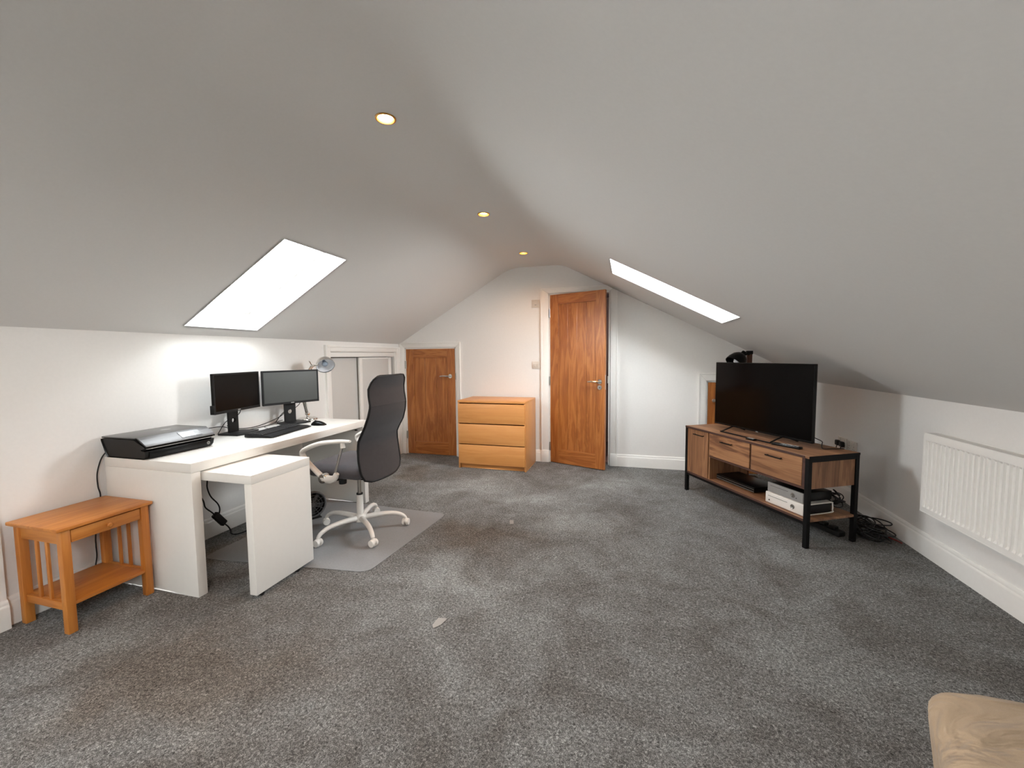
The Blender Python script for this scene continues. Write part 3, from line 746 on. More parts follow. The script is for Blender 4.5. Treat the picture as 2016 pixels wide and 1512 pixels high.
MB().lathe([(.012, -.036), (.014, -.02), (.022, -.004), (.026, .008), (.020, .022), (0, .030)], 20, hd).build('bulb', LCD, sh, 60)

# ------------------------------------------------------------------ cables on and under the desk
def cable(name, label, pts, r=.003, mat=RUBBER, cat='cable', sm=6):
    o = MB().tube(pts, r, 6, sm).build(name, mat, None, 60)
    return tag(o, label, cat)
cable('printer_cable', 'black printer lead dropping down the wall behind the pine side table',
      [(-2.86, 1.62, .775), (-2.862, 1.586, .738), (-2.862, 1.567, .698), (-2.862, 1.552, .636), (-2.862, 1.552, .569), (-2.862, 1.559, .508), (-2.858, 1.535, .40), (-2.855, 1.520, .298), (-2.855, 1.518, .241), (-2.855, 1.518, .182), (-2.855, 1.507, .114), (-2.850, 1.50, .01)], .0036)
cable('wall_cable', 'short dark lead leaning on the skirting behind the pine side table', [(-2.855, 1.575, .21), (-2.855, 1.561, .182), (-2.855, 1.546, .147), (-2.855, 1.537, .104), (-2.85, 1.53, .01)], .0036)
cable('monitor_cable', 'black lead sagging across the desk between the two monitors',
      [(-2.795, 2.80, .815), (-2.80, 2.776, .795), (-2.80, 2.695, .772), (-2.80, 2.593, .752), (-2.80, 2.503, .745), (-2.81, 2.41, .75), (-2.815, 2.354, .768), (-2.812, 2.30, .79)], .0032)
cable('usb_cable', 'thin black lead running from the printer to the monitor beside it', [(-2.83, 1.975, .775), (-2.80, 2.07, .796), (-2.80, 2.191, .797), (-2.815, 2.262, .789), (-2.83, 2.32, .77), (-2.83, 2.36, .736)], .0028)
cable('display_lead', 'black lead looping from the back of the printer-side monitor', [(-2.775, 2.385, .915), (-2.78, 2.380, .876), (-2.79, 2.345, .848), (-2.81, 2.29, .82), (-2.83, 2.24, .737)], .003)
cable('display_lead', 'black lead looping from beneath the lamp-side monitor', [(-2.735, 2.925, .90), (-2.74, 2.91, .875), (-2.745, 2.875, .855), (-2.755, 2.83, .848), (-2.785, 2.78, .82), (-2.83, 2.74, .737)], .003)
cable('keyboard_cable', 'thin grey lead lying on the desk behind the keyboard', [(-2.58, 2.50, .742), (-2.66, 2.53, .734), (-2.74, 2.56, .734), (-2.80, 2.62, .734), (-2.83, 2.75, .734)], .0018, FAN_G)
cable('signal_lead', 'thin dark lead curling on the desk below the lamp-side monitor', [(-2.80, 2.79, .757), (-2.81, 2.74, .750), (-2.82, 2.70, .738), (-2.81, 2.62, .734), (-2.80, 2.50, .734), (-2.79, 2.42, .734)], .0026)
t = thing('power_adapter', 'black inline power adapter hanging on its leads under the desk', 'adapter', (-2.78, 2.176, .144))
MB().box(-.016, .016, -.058, .058, -.022, .022, .007, 3, Matrix.Rotation(math.radians(-54), 4, 'X')).build('case', RUBBER, t)
def rel(P): return [(p[0] + 2.78, p[1] - 2.176, p[2] - .144) for p in P]
MB().tube(rel([(-2.79, 2.13, .68), (-2.78, 2.115, .55), (-2.78, 2.106, .443), (-2.78, 2.103, .392), (-2.78, 2.124, .324), (-2.78, 2.168, .26), (-2.78, 2.182, .215), (-2.78, 2.172, .17)]), .0045, 8).build('lead', RUBBER, t)
MB().tube(rel([(-2.80, 1.90, .62), (-2.80, 2.02, .42), (-2.78, 2.067, .321), (-2.78, 2.081, .263), (-2.78, 2.121, .215), (-2.78, 2.15, .18)]), .0045, 8).build('lead', RUBBER, t)
MB().tube(rel([(-2.78, 2.203, .105), (-2.765, 2.225, .07), (-2.76, 2.238, .037), (-2.755, 2.24, .012), (-2.72, 2.26, .006), (-2.70, 2.36, .005)]), .0045, 8).build('lead', RUBBER, t)

# small round fan on the floor under the desk
t = thing('desk_fan', 'small round dark grey fan on the floor behind the pull-out panel', 'fan', (-2.42, 2.655, 0), math.radians(-32))
fm = Matrix.Translation((0, 0, .112)) @ Matrix.Rotation(PI / 2, 4, 'Y')
k = MB()
for i in range(33):
    a, b_ = 2 * PI * i / 32, 0
pts = [fm @ Vector((.100 * math.cos(2 * PI * i / 32), .100 * math.sin(2 * PI * i / 32), .02)) for i in range(33)]
MB().tube(pts, .009, 8, 1).build('guard_ring', FAN_G, t, 60)
MB().lathe([(.098, -.02), (.098, .015), (.094, .015), (.094, -.018), (0, -.018)], 32, fm).build('housing', BLACKM, t)
k = MB()
for rr in (.03, .052, .074):
    k.tube([fm @ Vector((rr * math.cos(2 * PI * i / 24), rr * math.sin(2 * PI * i / 24), .026)) for i in range(25)], .002, 5, 1)
for i in range(12):
    a = 2 * PI * i / 12; k.tube([fm @ Vector((.018 * math.cos(a), .018 * math.sin(a), .027)), fm @ Vector((.098 * math.cos(a), .098 * math.sin(a), .022))], .002, 5, 1)
k.lathe([(0, .024), (.019, .024), (.019, .03), (0, .031)], 20, fm); k.build('grille', FAN_G, t)
for i in range(5):
    a = 2 * PI * i / 5; q = fm @ Matrix.Rotation(a, 4, 'Z') @ Matrix.Translation((.05, 0, .004)) @ Matrix.Rotation(.5, 4, 'X')
    MB().box(-.034, .036, -.02, .02, -.0012, .0012, .001, 1, q).build('blade', FAN_G, t)
MB().tube([(0, -.03, .004), (0, 0, .008), (0, .03, .004)], .004, 8).box(-.055, .055, -.06, .06, 0, .010, .004).build('foot', BLACKM, t)

# ------------------------------------------------------------------ chair mat
t = MB()
def rrect(pts, r, n=6):
    out = []
    P = [Vector(p) for p in pts]; m_ = len(P)
    for i in range(m_):
        a, b_, c = P[i - 1], P[i], P[(i + 1) % m_]
        u1 = (a - b_).normalized(); u2 = (c - b_).normalized(); A = b_ + u1 * r; E_ = b_ + u2 * r
        for j in range(n + 1):
            s_ = j / n; out.append(A * (1 - s_) ** 2 + b_ * 2 * s_ * (1 - s_) + E_ * s_ * s_)
    return out
mo = rrect([(-1.475, 2.035), (-1.400, 2.985), (-2.60, 3.03), (-2.62, 1.915)], .07)
mo = [(p.x, p.y) for p in mo]
t.prism(mo, (0, 0, .0025), (1, 0, 0), (0, 1, 0), (0, 0, .003))
o_ = t.build('chair_mat', VINYL, None); tag(o_, 'frosted clear plastic chair mat on the carpet beneath the office chair', 'mat')

# ------------------------------------------------------------------ office chair
cx, cy, fa = -1.882, 2.537, math.radians(178)
FL = .0058
t = thing('office_chair', 'charcoal mesh high-back office chair with white arms and star base', 'chair', (cx, cy, FL), fa)
# local +x is the way the chair faces, +y its left
ctrl = [(.435, -.222, .150), (.455, -.212, .205), (.50, -.203, .232), (.587, -.190, .238), (.66, -.184, .234), (.72, -.186, .229), (.77, -.212, .229), (.82, -.241, .233), (.89, -.266, .227), (.957, -.278, .219), (1.02, -.268, .219), (1.07, -.267, .219), (1.11, -.280, .208), (1.137, -.293, .192), (1.150, -.302, .165)]
zs = [c[0] for c in ctrl]
def sect(z): return np.interp(z, zs, [c[1] for c in ctrl]) - .020, np.interp(z, zs, [c[2] for c in ctrl]) - np.interp(z, [.435, .9, 1.15], [.002, .010, .013])
def back_part(name, z0, z1, nz, mat, th):
    k = MB(); nu = 14; G = {}
    for side in (0, 1):
        for i in range(nz + 1):
            z = z0 + (z1 - z0) * i / nz; f, hw = sect(z)
            for j in range(nu + 1):
                u_ = -1 + 2 * j / nu
                x = f + .022 * u_ * u_ + (th if side == 0 else 0) * (1 - .75 * abs(u_) ** 5)
                G[side, i, j] = k.bm.verts.new((x, u_ * hw, z - FL))
    for i in range(nz):
        for j in range(nu):
            k.bm.faces.new((G[0, i, j], G[0, i, j + 1], G[0, i + 1, j + 1], G[0, i + 1, j])); k.bm.faces.new((G[1, i, j], G[1, i + 1, j], G[1, i + 1, j + 1], G[1, i, j + 1]))
    for i in range(nz):
        for j in (0, nu): k.bm.faces.new((G[0, i, j], G[0, i + 1, j], G[1, i + 1, j], G[1, i, j]) if j else (G[0, i, j], G[1, i, j], G[1, i + 1, j], G[0, i + 1, j]))
    for j in range(nu):
        for i in (0, nz): k.bm.faces.new((G[0, i, j], G[1, i, j], G[1, i, j + 1], G[0, i, j + 1]))
    return k.build(name, mat, t, 60)
back_part('backrest', .435, .955, 34, CHAIR_F, .022)
back_part('headrest', .9555, 1.150, 16, CHAIR_F, .034)
edge = []
for z in np.linspace(.435, 1.15, 36):
    f, hw = sect(z); edge.append((f + .024, hw, z - FL))
edge2 = [(p[0], -p[1], p[2]) for p in edge]
f, hw = sect(1.15); top = [(f + .014 + .022 * u_ * u_, -u_ * hw, 1.153 - FL) for u_ in np.linspace(-.8, .8, 9)]
f0, hw0 = sect(.435); bot = [(f0 + .004 + .022 * u_ * u_, u_ * hw0, .432 - FL) for u_ in np.linspace(-.8, .8, 9)]
loop = edge + top + edge2[::-1] + bot
loop.append(loop[0])
MB().tube(loop, .0078, 8, 1).build('back_frame', BLACKM, t, 60)
# seat cushion
k = MB(); k.box(-.190, .262, -.235, .235, .452 - FL, .545 - FL, .045, 5)
bmesh.ops.subdivide_edges(k.bm, edges=[e for e in k.bm.edges if e.calc_length() > .2], cuts=6, use_grid_fill=True)
for v in k.bm.verts:
    if v.co.z > .53 - FL: v.co.z += .018 * max(0, 1 - (v.co.x / .26) ** 2) * max(0, 1 - (v.co.y / .235) ** 2)
k.build('seat', SEAT_F, t, 60)
MB().box(-.12, .12, -.10, .10, .418 - FL, .4525 - FL, .008).build('seat_plate', BLACKM, t)
MB().box(-.2, -.11, -.03, .03, .428 - FL, .448 - FL, .005).box(-.196, -.182, -.03, .03, .436 - FL, .56 - FL, .004).build('back_bracket', BLACKM, t)
MB().cyl((.085, .07, .430 - FL), (.085, .07, .372 - FL), .030, .026, 18).build('tension_knob', RUBBER, t)
MB().tube([(.02, -.08, .435), (.03, -.2, .43), (.03, -.27, .425)], .005, 8, 2).build('height_lever', BLACKM, t)
for s in (1, -1):
    y = s * .282
    pts = [(-.165, y, .735), (-.11, y, .733), (-.047, y, .727), (.06, y, .712), (.148, y, .686), (.212, y, .656), (.228, y, .634), (.214, y, .605), (.16, y, .553), (.094, y, .500), (.055, y, .474)]
    arm = MB().tube([(p[0], p[1], p[2] - FL) for p in pts], [.008, .013, .015, .0155, .0155, .0155, .015, .0145, .014, .015, .017], 10, 5, 1.55, (0, 0, 1)).build('armrest', PLAST_W, t, 60)
    MB().cyl((-.104, y, .722 - FL), (-.108, y, .690 - FL), .015, .017, 14).build('arm_socket', PLAST_W, arm)
    MB().cyl((-.103, y, .700 - FL), (-.036, y, .512 - FL), .0085, n=12).build('arm_rod', CHROME, arm)
    MB().tube([(.055, y, .474 - FL), (.01, y, .470 - FL), (-.03, y, .482 - FL), (-.05, y, .515 - FL)], [.03, .027, .022, .017], 10, 5, .9).build('arm_bracket', PLAST_W, arm)
    MB().lathe([(0, .024), (.022, .024), (.030, .021), (.034, .012), (.034, -.02), (0, -.02)], 28, Matrix.Translation((.055, y, .474 - FL)) @ Matrix.Rotation(-s * PI / 2, 4, 'X')).build('arm_cap', CHROME, arm)
    MB().tube([(.05, y - s * .02, .468 - FL), (.03, s * .19, .445 - FL), (.02, s * .10, .440 - FL)], .014, 8, 3).build('arm_bar', METAL_B, arm)
MB().cyl((0, 0, .10), (0, 0, .272), .0245, .0235, 24).build('column_sleeve', PLAST_W, t)
MB().cyl((0, 0, .270), (0, 0, .282), .0225, n=20).build('column_collar', RUBBER, t)
MB().cyl((0, 0, .28), (0, 0, .415), .013, n=18).build('gas_lift', STEEL, t)
MB().lathe([(.032, .070), (.040, .078), (.040, .112), (.030, .128), (0, .128), (0, .07), (.032, .07)], 24).build('hub', PLAST_W, t)
for i in range(5):
    a = math.radians(-112 + 72 * i) - fa; ca_, sa_ = math.cos(a), math.sin(a)
    pl = [(.025, .098), (.10, .106), (.19, .108), (.255, .100), (.300, .080), (.318, .060)]
    lg = MB().tube([(r_ * ca_, r_ * sa_, z_) for r_, z_ in pl], [.020, .018, .016, .0145, .0135, .012], 10, 5, 1.1).build('leg', PLAST_W, t, 60)
    px, py = .322 * ca_, .322 * sa_
    wd = a + (1.9, .5, 1.2, 2.2, .9)[i]; wx, wy = math.cos(wd), math.sin(wd)
    cs = MB().tube([(px, py, .064), (px, py, .045)], .009, 8, 1).ball((px, py, .036), .021, 14).build('castor', PLAST_W, t)
    for s in (-1, 1):
        c0 = Vector((px, py, .0262)) + Vector((-wy, wx, 0)) * s * .007; c1 = c0 + Vector((-wy, wx, 0)) * s * .017
        k = MB(); k.cyl(c0, c1, .026, .0235, 22); k.build('wheel', PLAST_W, cs)

# ------------------------------------------------------------------ chest of drawers
t = thing('chest_of_drawers', 'honey veneer chest with three plain drawers between the two oak doors', 'chest of drawers', (-1.8567, 4.314, 0), math.radians(-.54))
W, Dp, Hh = .80, .474, .78
for a in (0, W - .020):
    MB().box(a, a + .020, .0, Dp, 0, Hh - .0255, .001).build('side_panel', BEECH_Y, t)
MB().box(0, W, -.004, Dp, Hh - .025, Hh, .0015).build('top_panel', BEECH, t)
MB().box(.0205, W - .0205, .030, .045, 0, .056, .001).build('plinth', BEECH, t)
MB().box(.0205, W - .0205, .05, Dp - .01, .062, .075, .001).box(.0205, W - .0205, Dp - .02, Dp - .004, .075, Hh - .026).build('carcass', BEECH_Y, t)
INS = plain('dark_gap', (70, 44, 24), .8)
for z, hgt in ((.058, .219), (.288, .225), (.525, .219)):
    d_ = MB().box(.010, W - .010, -.014, .004, z, z + hgt, .0015).build('drawer', BEECH, t)
    MB().box(.03, W - .03, .016, .35, z + .02, z + .18, .001).build('drawer_box', BEECH_Y, d_)

# ------------------------------------------------------------------ switches and sockets
def plate(name, label, cat, x, z, w_, h_, kind):
    t = thing(name, label, cat, (x, D - .0005, z))
    MB().box(-w_ / 2, w_ / 2, -.009, 0, -h_ / 2, h_ / 2, .002).build('face_plate', SWITCH, t)
    if kind == 'double':
        for s in (-1, 1): MB().box(s * w_ * .2 - .011, s * w_ * .2 + .011, -.0135, -.0085, -.018, .018, .0015, 1, Matrix.Rotation(.06, 4, 'X')).build('rocker', SWITCH, t)
    else:
        MB().box(-.012, .012, -.0105, -.0085, -.016, -.012, .0006, 1).build('slot', FAN_G, t)
        MB().box(-.03, .03, -.0115, -.0085, -.004, .034, .0015, 1).build('cover', SWITCH, t)
    for s in (-1, 1): MB().cyl((s * w_ * .42, -.0085, 0), (s * w_ * .42, -.0097, 0), .0028, n=10).build('screw', STEEL, t)
plate('wall_switch', 'pale square switch plate high on the wall beside the tall oak door', 'switch', -1.050, 1.890, .092, .092, 'single')
plate('light_switch', 'pale double light switch on the wall at door handle height', 'switch', -1.048, 1.165, .090, .086, 'double')
def socket(y, label):
    t = thing('wall_socket', label, 'socket', (XR, y, .497), 0, 'double sockets on the low wall')
    MB().box(-.010, 0, -.073, .073, -.043, .043, .002).build('face_plate', SWITCH, t)
    for s in (-1, 1):
        MB().box(-.0135, -.0095, s * .036 - .008, s * .036 + .008, .012, .034, .001, 1).build('rocker', SWITCH, t)
        k = MB(); k.box(-.0106, -.0098, s * .036 - .002, s * .036 + .002, -.008, .002).box(-.0106, -.0098, s * .036 - .014, s * .036 - .008, -.026, -.022).box(-.0106, -.0098, s * .036 + .008, s * .036 + .014, -.026, -.022); k.build('pin_slots', RUBBER, t)
    return t
socket(4.185, 'double wall socket with black plugs, behind the television stand')
socket(4.028, 'empty double wall socket beside the one holding black plugs')
def plug(y, z, label, drop):
    t = thing('plug', label, 'plug', (XR - .0135, y, z), 0, 'black plugs in the wall socket')
    MB().box(-.028, 0, -.024, .024, -.024, .022, .008, 3).build('body', RUBBER, t)
    MB().tube([(-.018, 0, -.018), (-.022, 0.0, -.05), (-.020, drop, -.14), (-.012, drop, -.30)], .0035, 8).build('lead', RUBBER, t)
plug(4.221, .488, 'black plug in the wall socket, far one of the pair', .01); plug(4.149, .488, 'black plug in the wall socket, near one of the pair', -.01)

# ------------------------------------------------------------------ radiator
RX, RZ0, RZ1, RY0, RY1 = 1.738, .310, .788, 1.45, 3.045
t = thing('radiator', 'long white ribbed panel radiator on the low wall', 'radiator', (XR, (RY0 + RY1) / 2, 0))
ox, oy = XR, (RY0 + RY1) / 2
k = MB(); pitch = .0333; secs = []
n_ = int((RY1 - RY0 - .03) / pitch)
ys = [RY1 - oy]
prof_ = []
y = RY1 - .014
prof_.append((RY1, 0))
for i in range(n_):
    a = y - i * pitch
    prof_ += [(a, 0), (a - .0060, 0), (a - .0095, .010), (a - .0298, .010)]
prof_.append((RY0, 0))
zr = [(RZ0, 0), (RZ0 + .030, 0), (RZ0 + .042, 1), (RZ1 - .052, 1), (RZ1 - .040, 0), (RZ1 - .012, 0), (RZ1, -.3)]
G = [[k.bm.verts.new((RX - ox + (d_ * m_ if m_ >= 0 else .004), yy - oy, z)) for yy, d_ in prof_] for z, m_ in zr]
for A, B in zip(G, G[1:]):
    for i in range(len(A) - 1): k.bm.faces.new((A[i], A[i + 1], B[i + 1], B[i]))
k.build('front_panel', TRIM, t, 25)
MB().box(RX - ox + .012, -.016, RY0 - oy + .002, RY1 - oy - .002, RZ0, RZ1 - .02).build('rear_panel', TRIM, t)
k = MB()
k.box(RX - ox + .003, RX - ox + .009, RY0 - oy, RY1 - oy, RZ1 - .006, RZ1 + .003, .001, 1).box(-.014, -.008, RY0 - oy, RY1 - oy, RZ1 - .006, RZ1 + .003, .001, 1)
yy = RY1 - .012
while yy > RY0: 
    k.box(RX - ox + .009, -.014, yy - oy - .0022, yy - oy + .0022, RZ1 - .004, RZ1 + .001); yy -= .0125
k.build('top_grille', TRIM, t)
for yy in (RY1, RY0): MB().box(RX - ox + .001, -.010, yy - oy - .003, yy - oy + .003, RZ0 + .004, RZ1 + .002, .001, 1).build('side_cover', TRIM, t)
MB().box(RX - ox - .0005, RX - ox + .006, RY0 - oy, RY1 - oy, RZ0 - .004, RZ0 + .003, .001, 1).build('bottom_lip', TRIM, t)
MB().cyl((RX - ox + .03, RY1 - oy + .002, RZ0 + .018), (RX - ox + .03, RY1 - oy + .016, RZ0 + .018), .011, n=14).cyl((RX - ox + .03, RY1 - oy - .015, RZ0 + .002), (RX - ox + .03, RY1 - oy - .015, RZ0 - .016), .010, n=12).build('valve', RUBBER, t)
for yy in (RY1 - .25, RY0 + .25): MB().box(-.017, -.0005, yy - oy - .02, yy - oy + .02, RZ0 + .05, RZ1 - .06).build('bracket', STEEL, t)

# ------------------------------------------------------------------ television stand
ta = math.radians(-61.13); L, W, H = 1.243, .420, .6125
T0 = (.534, 4.109)
t = thing('tv_stand', 'rustic board television stand with black metal frame', 'tv stand', (T0[0], T0[1], 0), ta)
def tb(nm, a, c, e, g, h0, h1, bv, mat, par=None): return MB().box(a, c, e, g, h0, h1, bv, 1).build(nm, mat, par or t)
tb('top', 0, L, 0, W, H - .016, H, .0012, RUST_TOP)
tb('top_edge', -.0006, L - .03, -.0022, .0, H - .016, H - .0004, .0004, RUST_EDGE)
P_ = .028
for a in (0, L - P_):
    for e in (0, W - P_): tb('leg', a, a + P_, e, e + P_, 0, H - .0165, .001, METAL_B)
    tb('end_rail', a + .002, a + P_ - .002, P_ + .0002, W - P_ - .0002, H - .042, H - .0165, .001, METAL_B)
tb('end_edge', L + .0001, L + .002, 0, W, H - .016, H - .0004, .0004, METAL_B)
for e in (.006, W - .026): tb('bottom_rail', P_ + .0002, L - P_ - .0002, e, e + .02, .152, .1735, .001, METAL_B)
tb('shelf', P_ * .1, L - .002, .0301 - .026, W - .006, .174, .190, .001, RUST_TOP).location.z = 0
tb('front_edge', P_ + .001, L - P_ - .001, .0010, .0040, .1742, .1898, .0004, RUST_EDGE)
# carcass
tb('divider', .303, .318, .012, W - .02, .1905, H - .017, .001, RUST_ZY)
tb('end_panel', .030, .044, P_ + .001, W - P_ - .001, .1905, H - .043, .001, RUST_ZY); tb('end_panel', L - .022, L - .008, P_ + .001, W - P_ - .001, .392, H - .043, .001, RUST_ZY)
tb('divider', .757, .770, .012, W - .02, .402, H - .017, .001, RUST_EDGE)
tb('drawer_floor', .319, L - P_ - .001, .004, W - .012, .386, .401, .001, RUST_EDGE)
tb('back_board', .045, .757, W - .0195, W - .012, .402, H - .02, 0, RUST_X); tb('back_board', .770, L - .03, W - .0195, W - .012, .402, H - .02, 0, RUST_X); tb('back_board', .045, .302, W - .0195, W - .012, .192, .401, 0, RUST_X)
tb('face_frame', L - P_ - .022, L - P_ - .0005, .003, .020, .402, H - .0165, .001, RUST_EDGE)
dr = tb('door', .030, .300, .003, .018, .1915, H - .019, .0015, RUST_Z)
def bar_handle(par, a, c, z):
    MB().box(a, c, -.020, -.013, z - .004, z + .004, .001, 1).box(a + .006, a + .012, -.0135, .004, z - .003, z + .003).box(c - .012, c - .006, -.0135, .004, z - .003, z + .003).build('handle', METAL_B, par)
bar_handle(dr, .128, .255, .556)
RUST_X2 = wood('rustic_board_long_knotty', [(78, 46, 30), (132, 90, 60), (168, 124, 86)], 'x', 1.3, .55, .45, .3, .12, boards=('z', .2, .1), loc=(2.3, 0, 1.7))
dr = tb('drawer', .320, .755, .003, .018, .403, H - .019, .0015, RUST_X2); bar_handle(dr, .462, .585, .549)
dr = tb('drawer', .772, L - P_ - .024, .003, .018, .403, H - .019, .0015, RUST_X); bar_handle(dr, .915, 1.045, .551)

def onstand(u_, v_): 
    return (T0[0] + u_ * math.cos(ta) - v_ * math.sin(ta), T0[1] + u_ * math.sin(ta) + v_ * math.cos(ta))
# television
x, y = onstand(.613, .205)
t = thing('television', 'black flat screen TV on wire feet on the rustic stand', 'television', (x, y, H), math.radians(-60.2))
w2, zb, zt_ = .466, .037, .590
MB().box(-w2, w2, .001, .022, zb, zt_, .002, 2).box(-w2 * .7, w2 * .7, .0215, .055, zb + .02, zb + .30, .012, 2).build('housing', BLACKM, t)
MB().box(-w2 + .004, w2 - .004, -.0015, .002, zb + .012, zt_ - .004, .0008, 1).build('screen', SCREEN_G, t)
k = MB()
for a, c, e, g in ((-w2, w2, zt_ - .005, zt_), (-w2, -w2 + .005, zb, zt_), (w2 - .005, w2, zb, zt_), (-w2, w2, zb, zb + .013)): k.box(a, c, -.003, .003, e, g, .0006, 1)
k.build('bezel', BLACK, t)
MB().box(-.010, .010, -.0042, -.003, zb - .003, zb + .005, .0004, 1).build('badge', SILVER_P, t)
for s in (-1, 1):
    xx = s * .24
    MB().tube([(xx + .01 * s, -.128, .006), (xx + .004, -.122, .010), (xx, -.02, zb + .004), (xx, .0, zb + .006), (xx, .02, zb + .004), (xx + .01 * s, .112, .008), (xx + .012 * s, .12, .006)], .0055, 8, 3).build('foot', METAL_B, t)
MB().tube([(-.248, -.128, .006), (.247, -.128, .006)], .0055, 8, 1).build('front_bar', METAL_B, t)
# small things on the stand
x, y = onstand(.715, .052)
t = thing('media_dongle', 'small black box with pale top near the front edge of the stand', 'box', (x, y, H), ta + .1)
MB().box(-.034, .034, -.016, .016, 0, .014, .003).build('case', BLACK, t); MB().box(-.028, .028, -.012, .012, .0138, .0148, .0004, 1).build('top_plate', SILVER_P, t)
x, y = onstand(.976, .106)
t = thing('remote_control', 'long black remote control lying on the television stand', 'remote control', (x, y, H), ta + .24)
MB().box(-.098, .098, -.022, .022, 0, .017, .006, 3).build('case', BLACK, t)
for i in range(7):
    for j in range(3): MB().box(-.03 + i * .017 - .005, -.03 + i * .017 + .005, -.012 + j * .012 - .004, -.012 + j * .012 + .004, .0165, .0185, .0008, 1).build('button', SILVER_P if (i + j) % 3 else FAN_G, t)
# things on the lower shelf
x, y = onstand(.52, .20)
t = thing('disc_player', 'flat black disc player with silver edge lines on the lower shelf', 'disc player', (x, y, .190), ta)
MB().box(-.205, .205, -.115, .115, .006, .046, .003).build('case', BLACK, t)
MB().box(-.204, .204, -.1168, -.114, .012, .0145, .0003, 1).build('trim_line', SILVER_P, t); MB().box(-.204, .204, -.1168, -.114, .030, .0315, .0003, 1).build('trim_line', SILVER_P, t)
for sx in (-.17, .17):
    for sy in (-.09, .09): MB().cyl((sx, sy, 0), (sx, sy, .0065), .012, n=12).build('foot', RUBBER, t)
x, y = onstand(1.030, .165)
def console(name, label, loc, rz, wd, dp, ht, mf, mb, curve):
    t = thing(name, label, 'game console', loc, rz)
    MB().box(-wd / 2 + .010, wd / 2 - .010, -dp / 2 + .012, dp / 2 - .006, .004, ht - .002, .006, 2).build('body', mb, t)
    fr = MB().box(-wd / 2, wd / 2, -dp / 2, -dp / 2 + .014, 0, ht, .006 if curve else .002, 3).build('front_panel', mf, t)
    if curve:   # pale shell wrapped around the dark sides
        k = MB()
        for s in (-1, 1):
            k.tube([(s * (wd / 2 - .004), -dp / 2 + .008, ht - .006), (s * (wd / 2 - .004), dp / 2 - .03, ht - .005), (s * (wd / 2 - .004), dp / 2 - .006, ht - .016), (s * (wd / 2 - .004), dp / 2 - .004, .02), (s * (wd / 2 - .004), dp / 2 - .02, .004), (s * (wd / 2 - .004), -dp / 2 + .008, .004)], .0042, 8, 4)
        k.box(-wd / 2 + .004, wd / 2 - .004, -dp / 2 + .01, dp / 2 - .01, ht - .006, ht - .0005, .002, 1); k.build('shell', mf, t)
        MB().box(-wd / 2 + .03, -wd / 2 + .04, -dp / 2 - .0008, -dp / 2 + .002, .018, .028, .0005, 1).build('port', RUBBER, fr)
    mk = Matrix.Translation((wd * .24, -dp / 2 + .001, ht * .5)) @ Matrix.Rotation(PI / 2, 4, 'X')
    MB().lathe([(0, .0015), (.010, .0015), (.012, .004), (.016, .0035), (.017, 0), (0, 0)], 28, mk).build('power_button', CHROME, fr)
    MB().box(-wd * .42, wd * .10, -dp / 2 - .0006, -dp / 2 + .001, ht * .66, ht * .70, .0003, 1).build('disc_slot', FAN_G, fr)
    if not curve: MB().cyl((wd * .33, -dp / 2 - .001, ht * .30), (wd * .33, -dp / 2 + .002, ht * .30), .0035, n=10).build('port', RUBBER, fr)
console('game_console', 'white game console at the bottom of the stack on the lower shelf', (x, y, .190), ta, .305, .255, .079, PLAST_W, BLACKM, True)
x, y = onstand(1.022, .185)
console('game_console', 'silver fronted game console resting on the white one', (x, y, .2692), ta - .01, .285, .262, .068, SILVER_P, BLACK, False)

def tangle(name, label, c, ext, n_loops, r, seed, floor, mat=RUBBER, parts=6):
    rnd = random.Random(seed); t = thing(name, label, 'cables', c)
    for q in range(parts):
        pts = []; ph = rnd.uniform(0, 6.28); tilt = rnd.uniform(-.5, .5)
        rx, ry, rz_ = (ext[i] * rnd.uniform(.45, 1.0) for i in range(3)); ox_, oy_, oz_ = (ext[i] * rnd.uniform(-.35, .35) for i in range(3))
        for i in range(9 * n_loops):
            a = ph + 2 * PI * i / 9
            p = Vector((ox_ + rx * math.cos(a) * (1 - .03 * i), oy_ + ry * math.sin(a + tilt), ext[2] + oz_ + rz_ * math.sin(a * .5 + tilt * 3) * .8))
            if floor: p.z = max(r + .001, p.z)
            pts.append(p)
        MB().tube(pts, r, 6, 4).build('cable_loop', mat, t, 60)
    return t
tangle('cable_pile', 'heap of black cables on the carpet by the stand leg next to the skirting', (1.63, 3.33, .0), (.10, .13, .062), 2, .0042, 3, True, parts=9)
x, y = onstand(1.13, .37)
tangle('cable_bundle', 'bunched black leads on the lower shelf behind the game consoles', (x, y, .192), (.05, .05, .065), 2, .0035, 8, True, parts=6)
t = thing('extension_block', 'black extension block on the carpet under the television stand', 'extension lead', (1.37, 3.42, 0), ta)
MB().box(-.16, .16, -.03, .03, 0, .038, .008, 3).build('case', RUBBER, t)
for i in range(4): MB().box(-.14 + i * .07 + .004, -.14 + i * .07 + .05, -.022, .022, .0375, .060, .008, 2).build('plug', RUBBER, t)
cable('floor_lead', 'dark red lead end lying against the skirting by the cable heap', [(1.69, 3.40, .006), (1.735, 3.36, .006), (1.765, 3.30, .006), (1.77, 3.25, .010)], .005, REDWIRE)
cable('tv_lead', 'black lead hanging from behind the television edge', [onstand(1.02, .235) + (.70,), onstand(1.10, .262) + (.672,), onstand(1.105, .265) + (.65,), onstand(1.10, .27) + (.63,), onstand(1.112, .275) + (.617,), onstand(1.13, .36) + (.6165,), onstand(1.14, .43) + (.60,), onstand(1.14, .45) + (.45,)], .003)

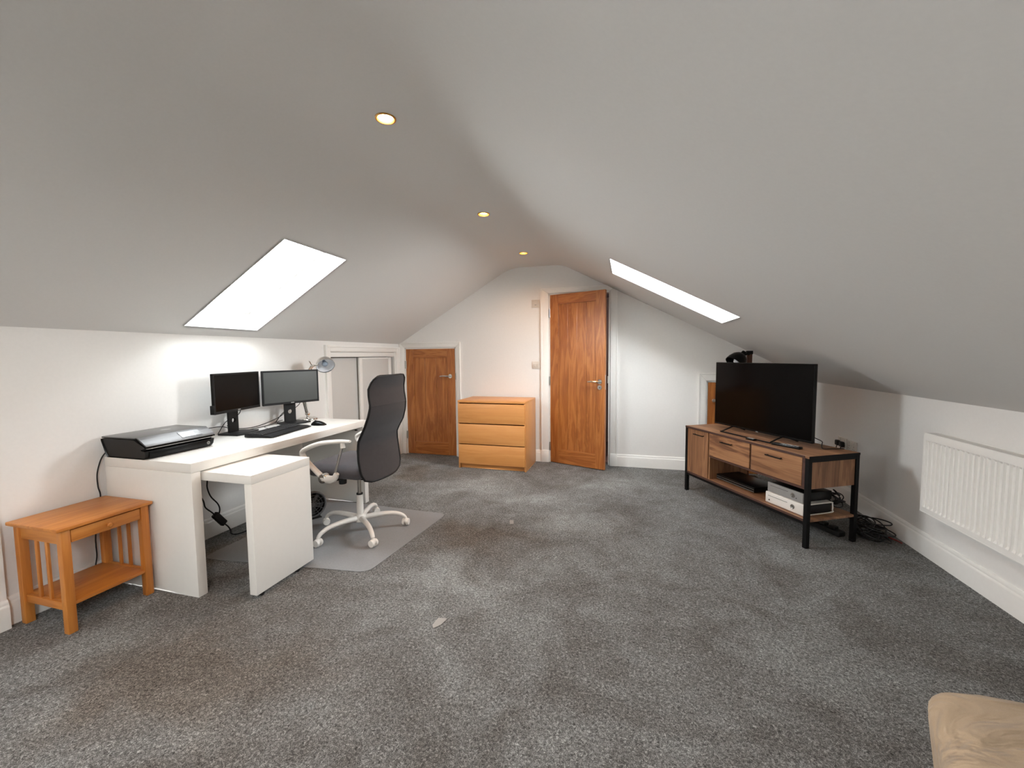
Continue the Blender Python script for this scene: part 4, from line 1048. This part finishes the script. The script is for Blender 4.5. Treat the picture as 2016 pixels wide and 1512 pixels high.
# floor lamp behind the television
t = thing('floor_lamp', 'black shaded reading lamp on a dark wooden post behind the television', 'lamp', (1.165, 4.56, 0))
MB().box(-.12, .12, -.12, .12, 0, .025, .006).build('base', METAL_B, t)
MB().box(-.023, .023, -.018, .018, .025, 1.295, .003).build('post', DARKWOOD, t)
MB().tube([(-.01, -.02, 1.27), (-.03, -.05, 1.275), (-.06, -.06, 1.262)], .009, 8, 3).box(-.028, .028, -.023, .023, 1.27, 1.305, .004).build('clamp', METAL_B, t)
lm = Matrix.Translation((-.112, -.06, 1.225)) @ Vector((-.62, -.30, -.72)).to_track_quat('Z', 'Y').to_matrix().to_4x4() @ Matrix.Scale(1.15, 4)
s_ = MB().lathe([(.078, .055), (.080, .053), (.076, .02), (.062, -.02), (.040, -.046), (.020, -.056), (.018, -.082), (0, -.084), (0, -.06), (.016, -.05), (.037, -.042), (.058, -.018), (.072, .02), (.076, .053), (.078, .055)], 32, lm).build('shade', BLACK, t, 50)
MB().lathe([(0, .0), (.018, .004), (.026, .02), (.018, .04), (0, .045)], 18, lm).build('bulb', LAMPIN, s_, 60)
MB().ball(lm @ Vector((.03, -.052, -.0)), .006, 10).build('switch', SILVER_P, s_)

# ------------------------------------------------------------------ sofa corner
t = thing('sofa', 'beige sofa corner in a wrinkled loose cover on the carpet', 'sofa', (1.10, .70, 0))
k = MB(); k.box(-.44, .34, -.46, .51, .012, .45, .055, 5)
bmesh.ops.subdivide_edges(k.bm, edges=[e for e in k.bm.edges if e.calc_length() > .06], cuts=10, use_grid_fill=True)
from mathutils import noise as mnoise
for v in k.bm.verts:
    p = v.co.copy()
    left = min(1.0, max(0.0, (.10 - p.x) / .45))
    hgt = min(1.0, max(0.0, p.z / .42))
    n1 = mnoise.noise(Vector((p.x * 3.2 + 2, p.y * 3.2, p.z * 2))); n2 = mnoise.noise(Vector((p.x * 9 + p.y * 16, p.y * 12 + 3, p.z * 2.5)))
    n3 = mnoise.noise(Vector((p.x * 5 + p.y * 9 + 7, (p.y - p.x) * 3, 4.0)))
    v.co.z += .010 * hgt + (.024 * n1 + .010 * n3 * abs(n3) * 3) * hgt
    v.co.x += .012 * n2 * left; v.co.y += .010 * n2 * (1 - left)
    v.co.x += left * (.045 - .40 * max(0.0, .47 - max(p.y, -.1)) + .03 * (1 - hgt))
    if p.y > .3: v.co.y -= .06 * (1 - hgt)
o_ = k.build('arm_cover', BEIGE_F, t, 80)
for sx in (-.36, .28):
    for sy in (-.38, .43): MB().cyl((sx, sy, 0), (sx, sy, .03), .02, .025, 12).build('foot', DARKWOOD, t)

# ------------------------------------------------------------------ scraps on the carpet
def scrap(pts, label):
    t = MB(); t.prism(pts, (0, 0, .002), (1, 0, 0), (0, 1, 0), (0, 0, .0012)); tag(t.build('paper_scrap', PAPER, None), label, 'paper', 'pale scraps lying on the carpet')
scrap([(-.880, 1.757), (-.834, 1.761), (-.845, 1.711), (-.869, 1.679), (-.884, 1.70)], 'small pale scrap on the open carpet well in front of the chair mat')
scrap([(-.870, 2.995), (-.840, 3.00), (-.822, 2.935), (-.848, 2.92)], 'faint pale scrap on the carpet out beyond the mat towards the chest')
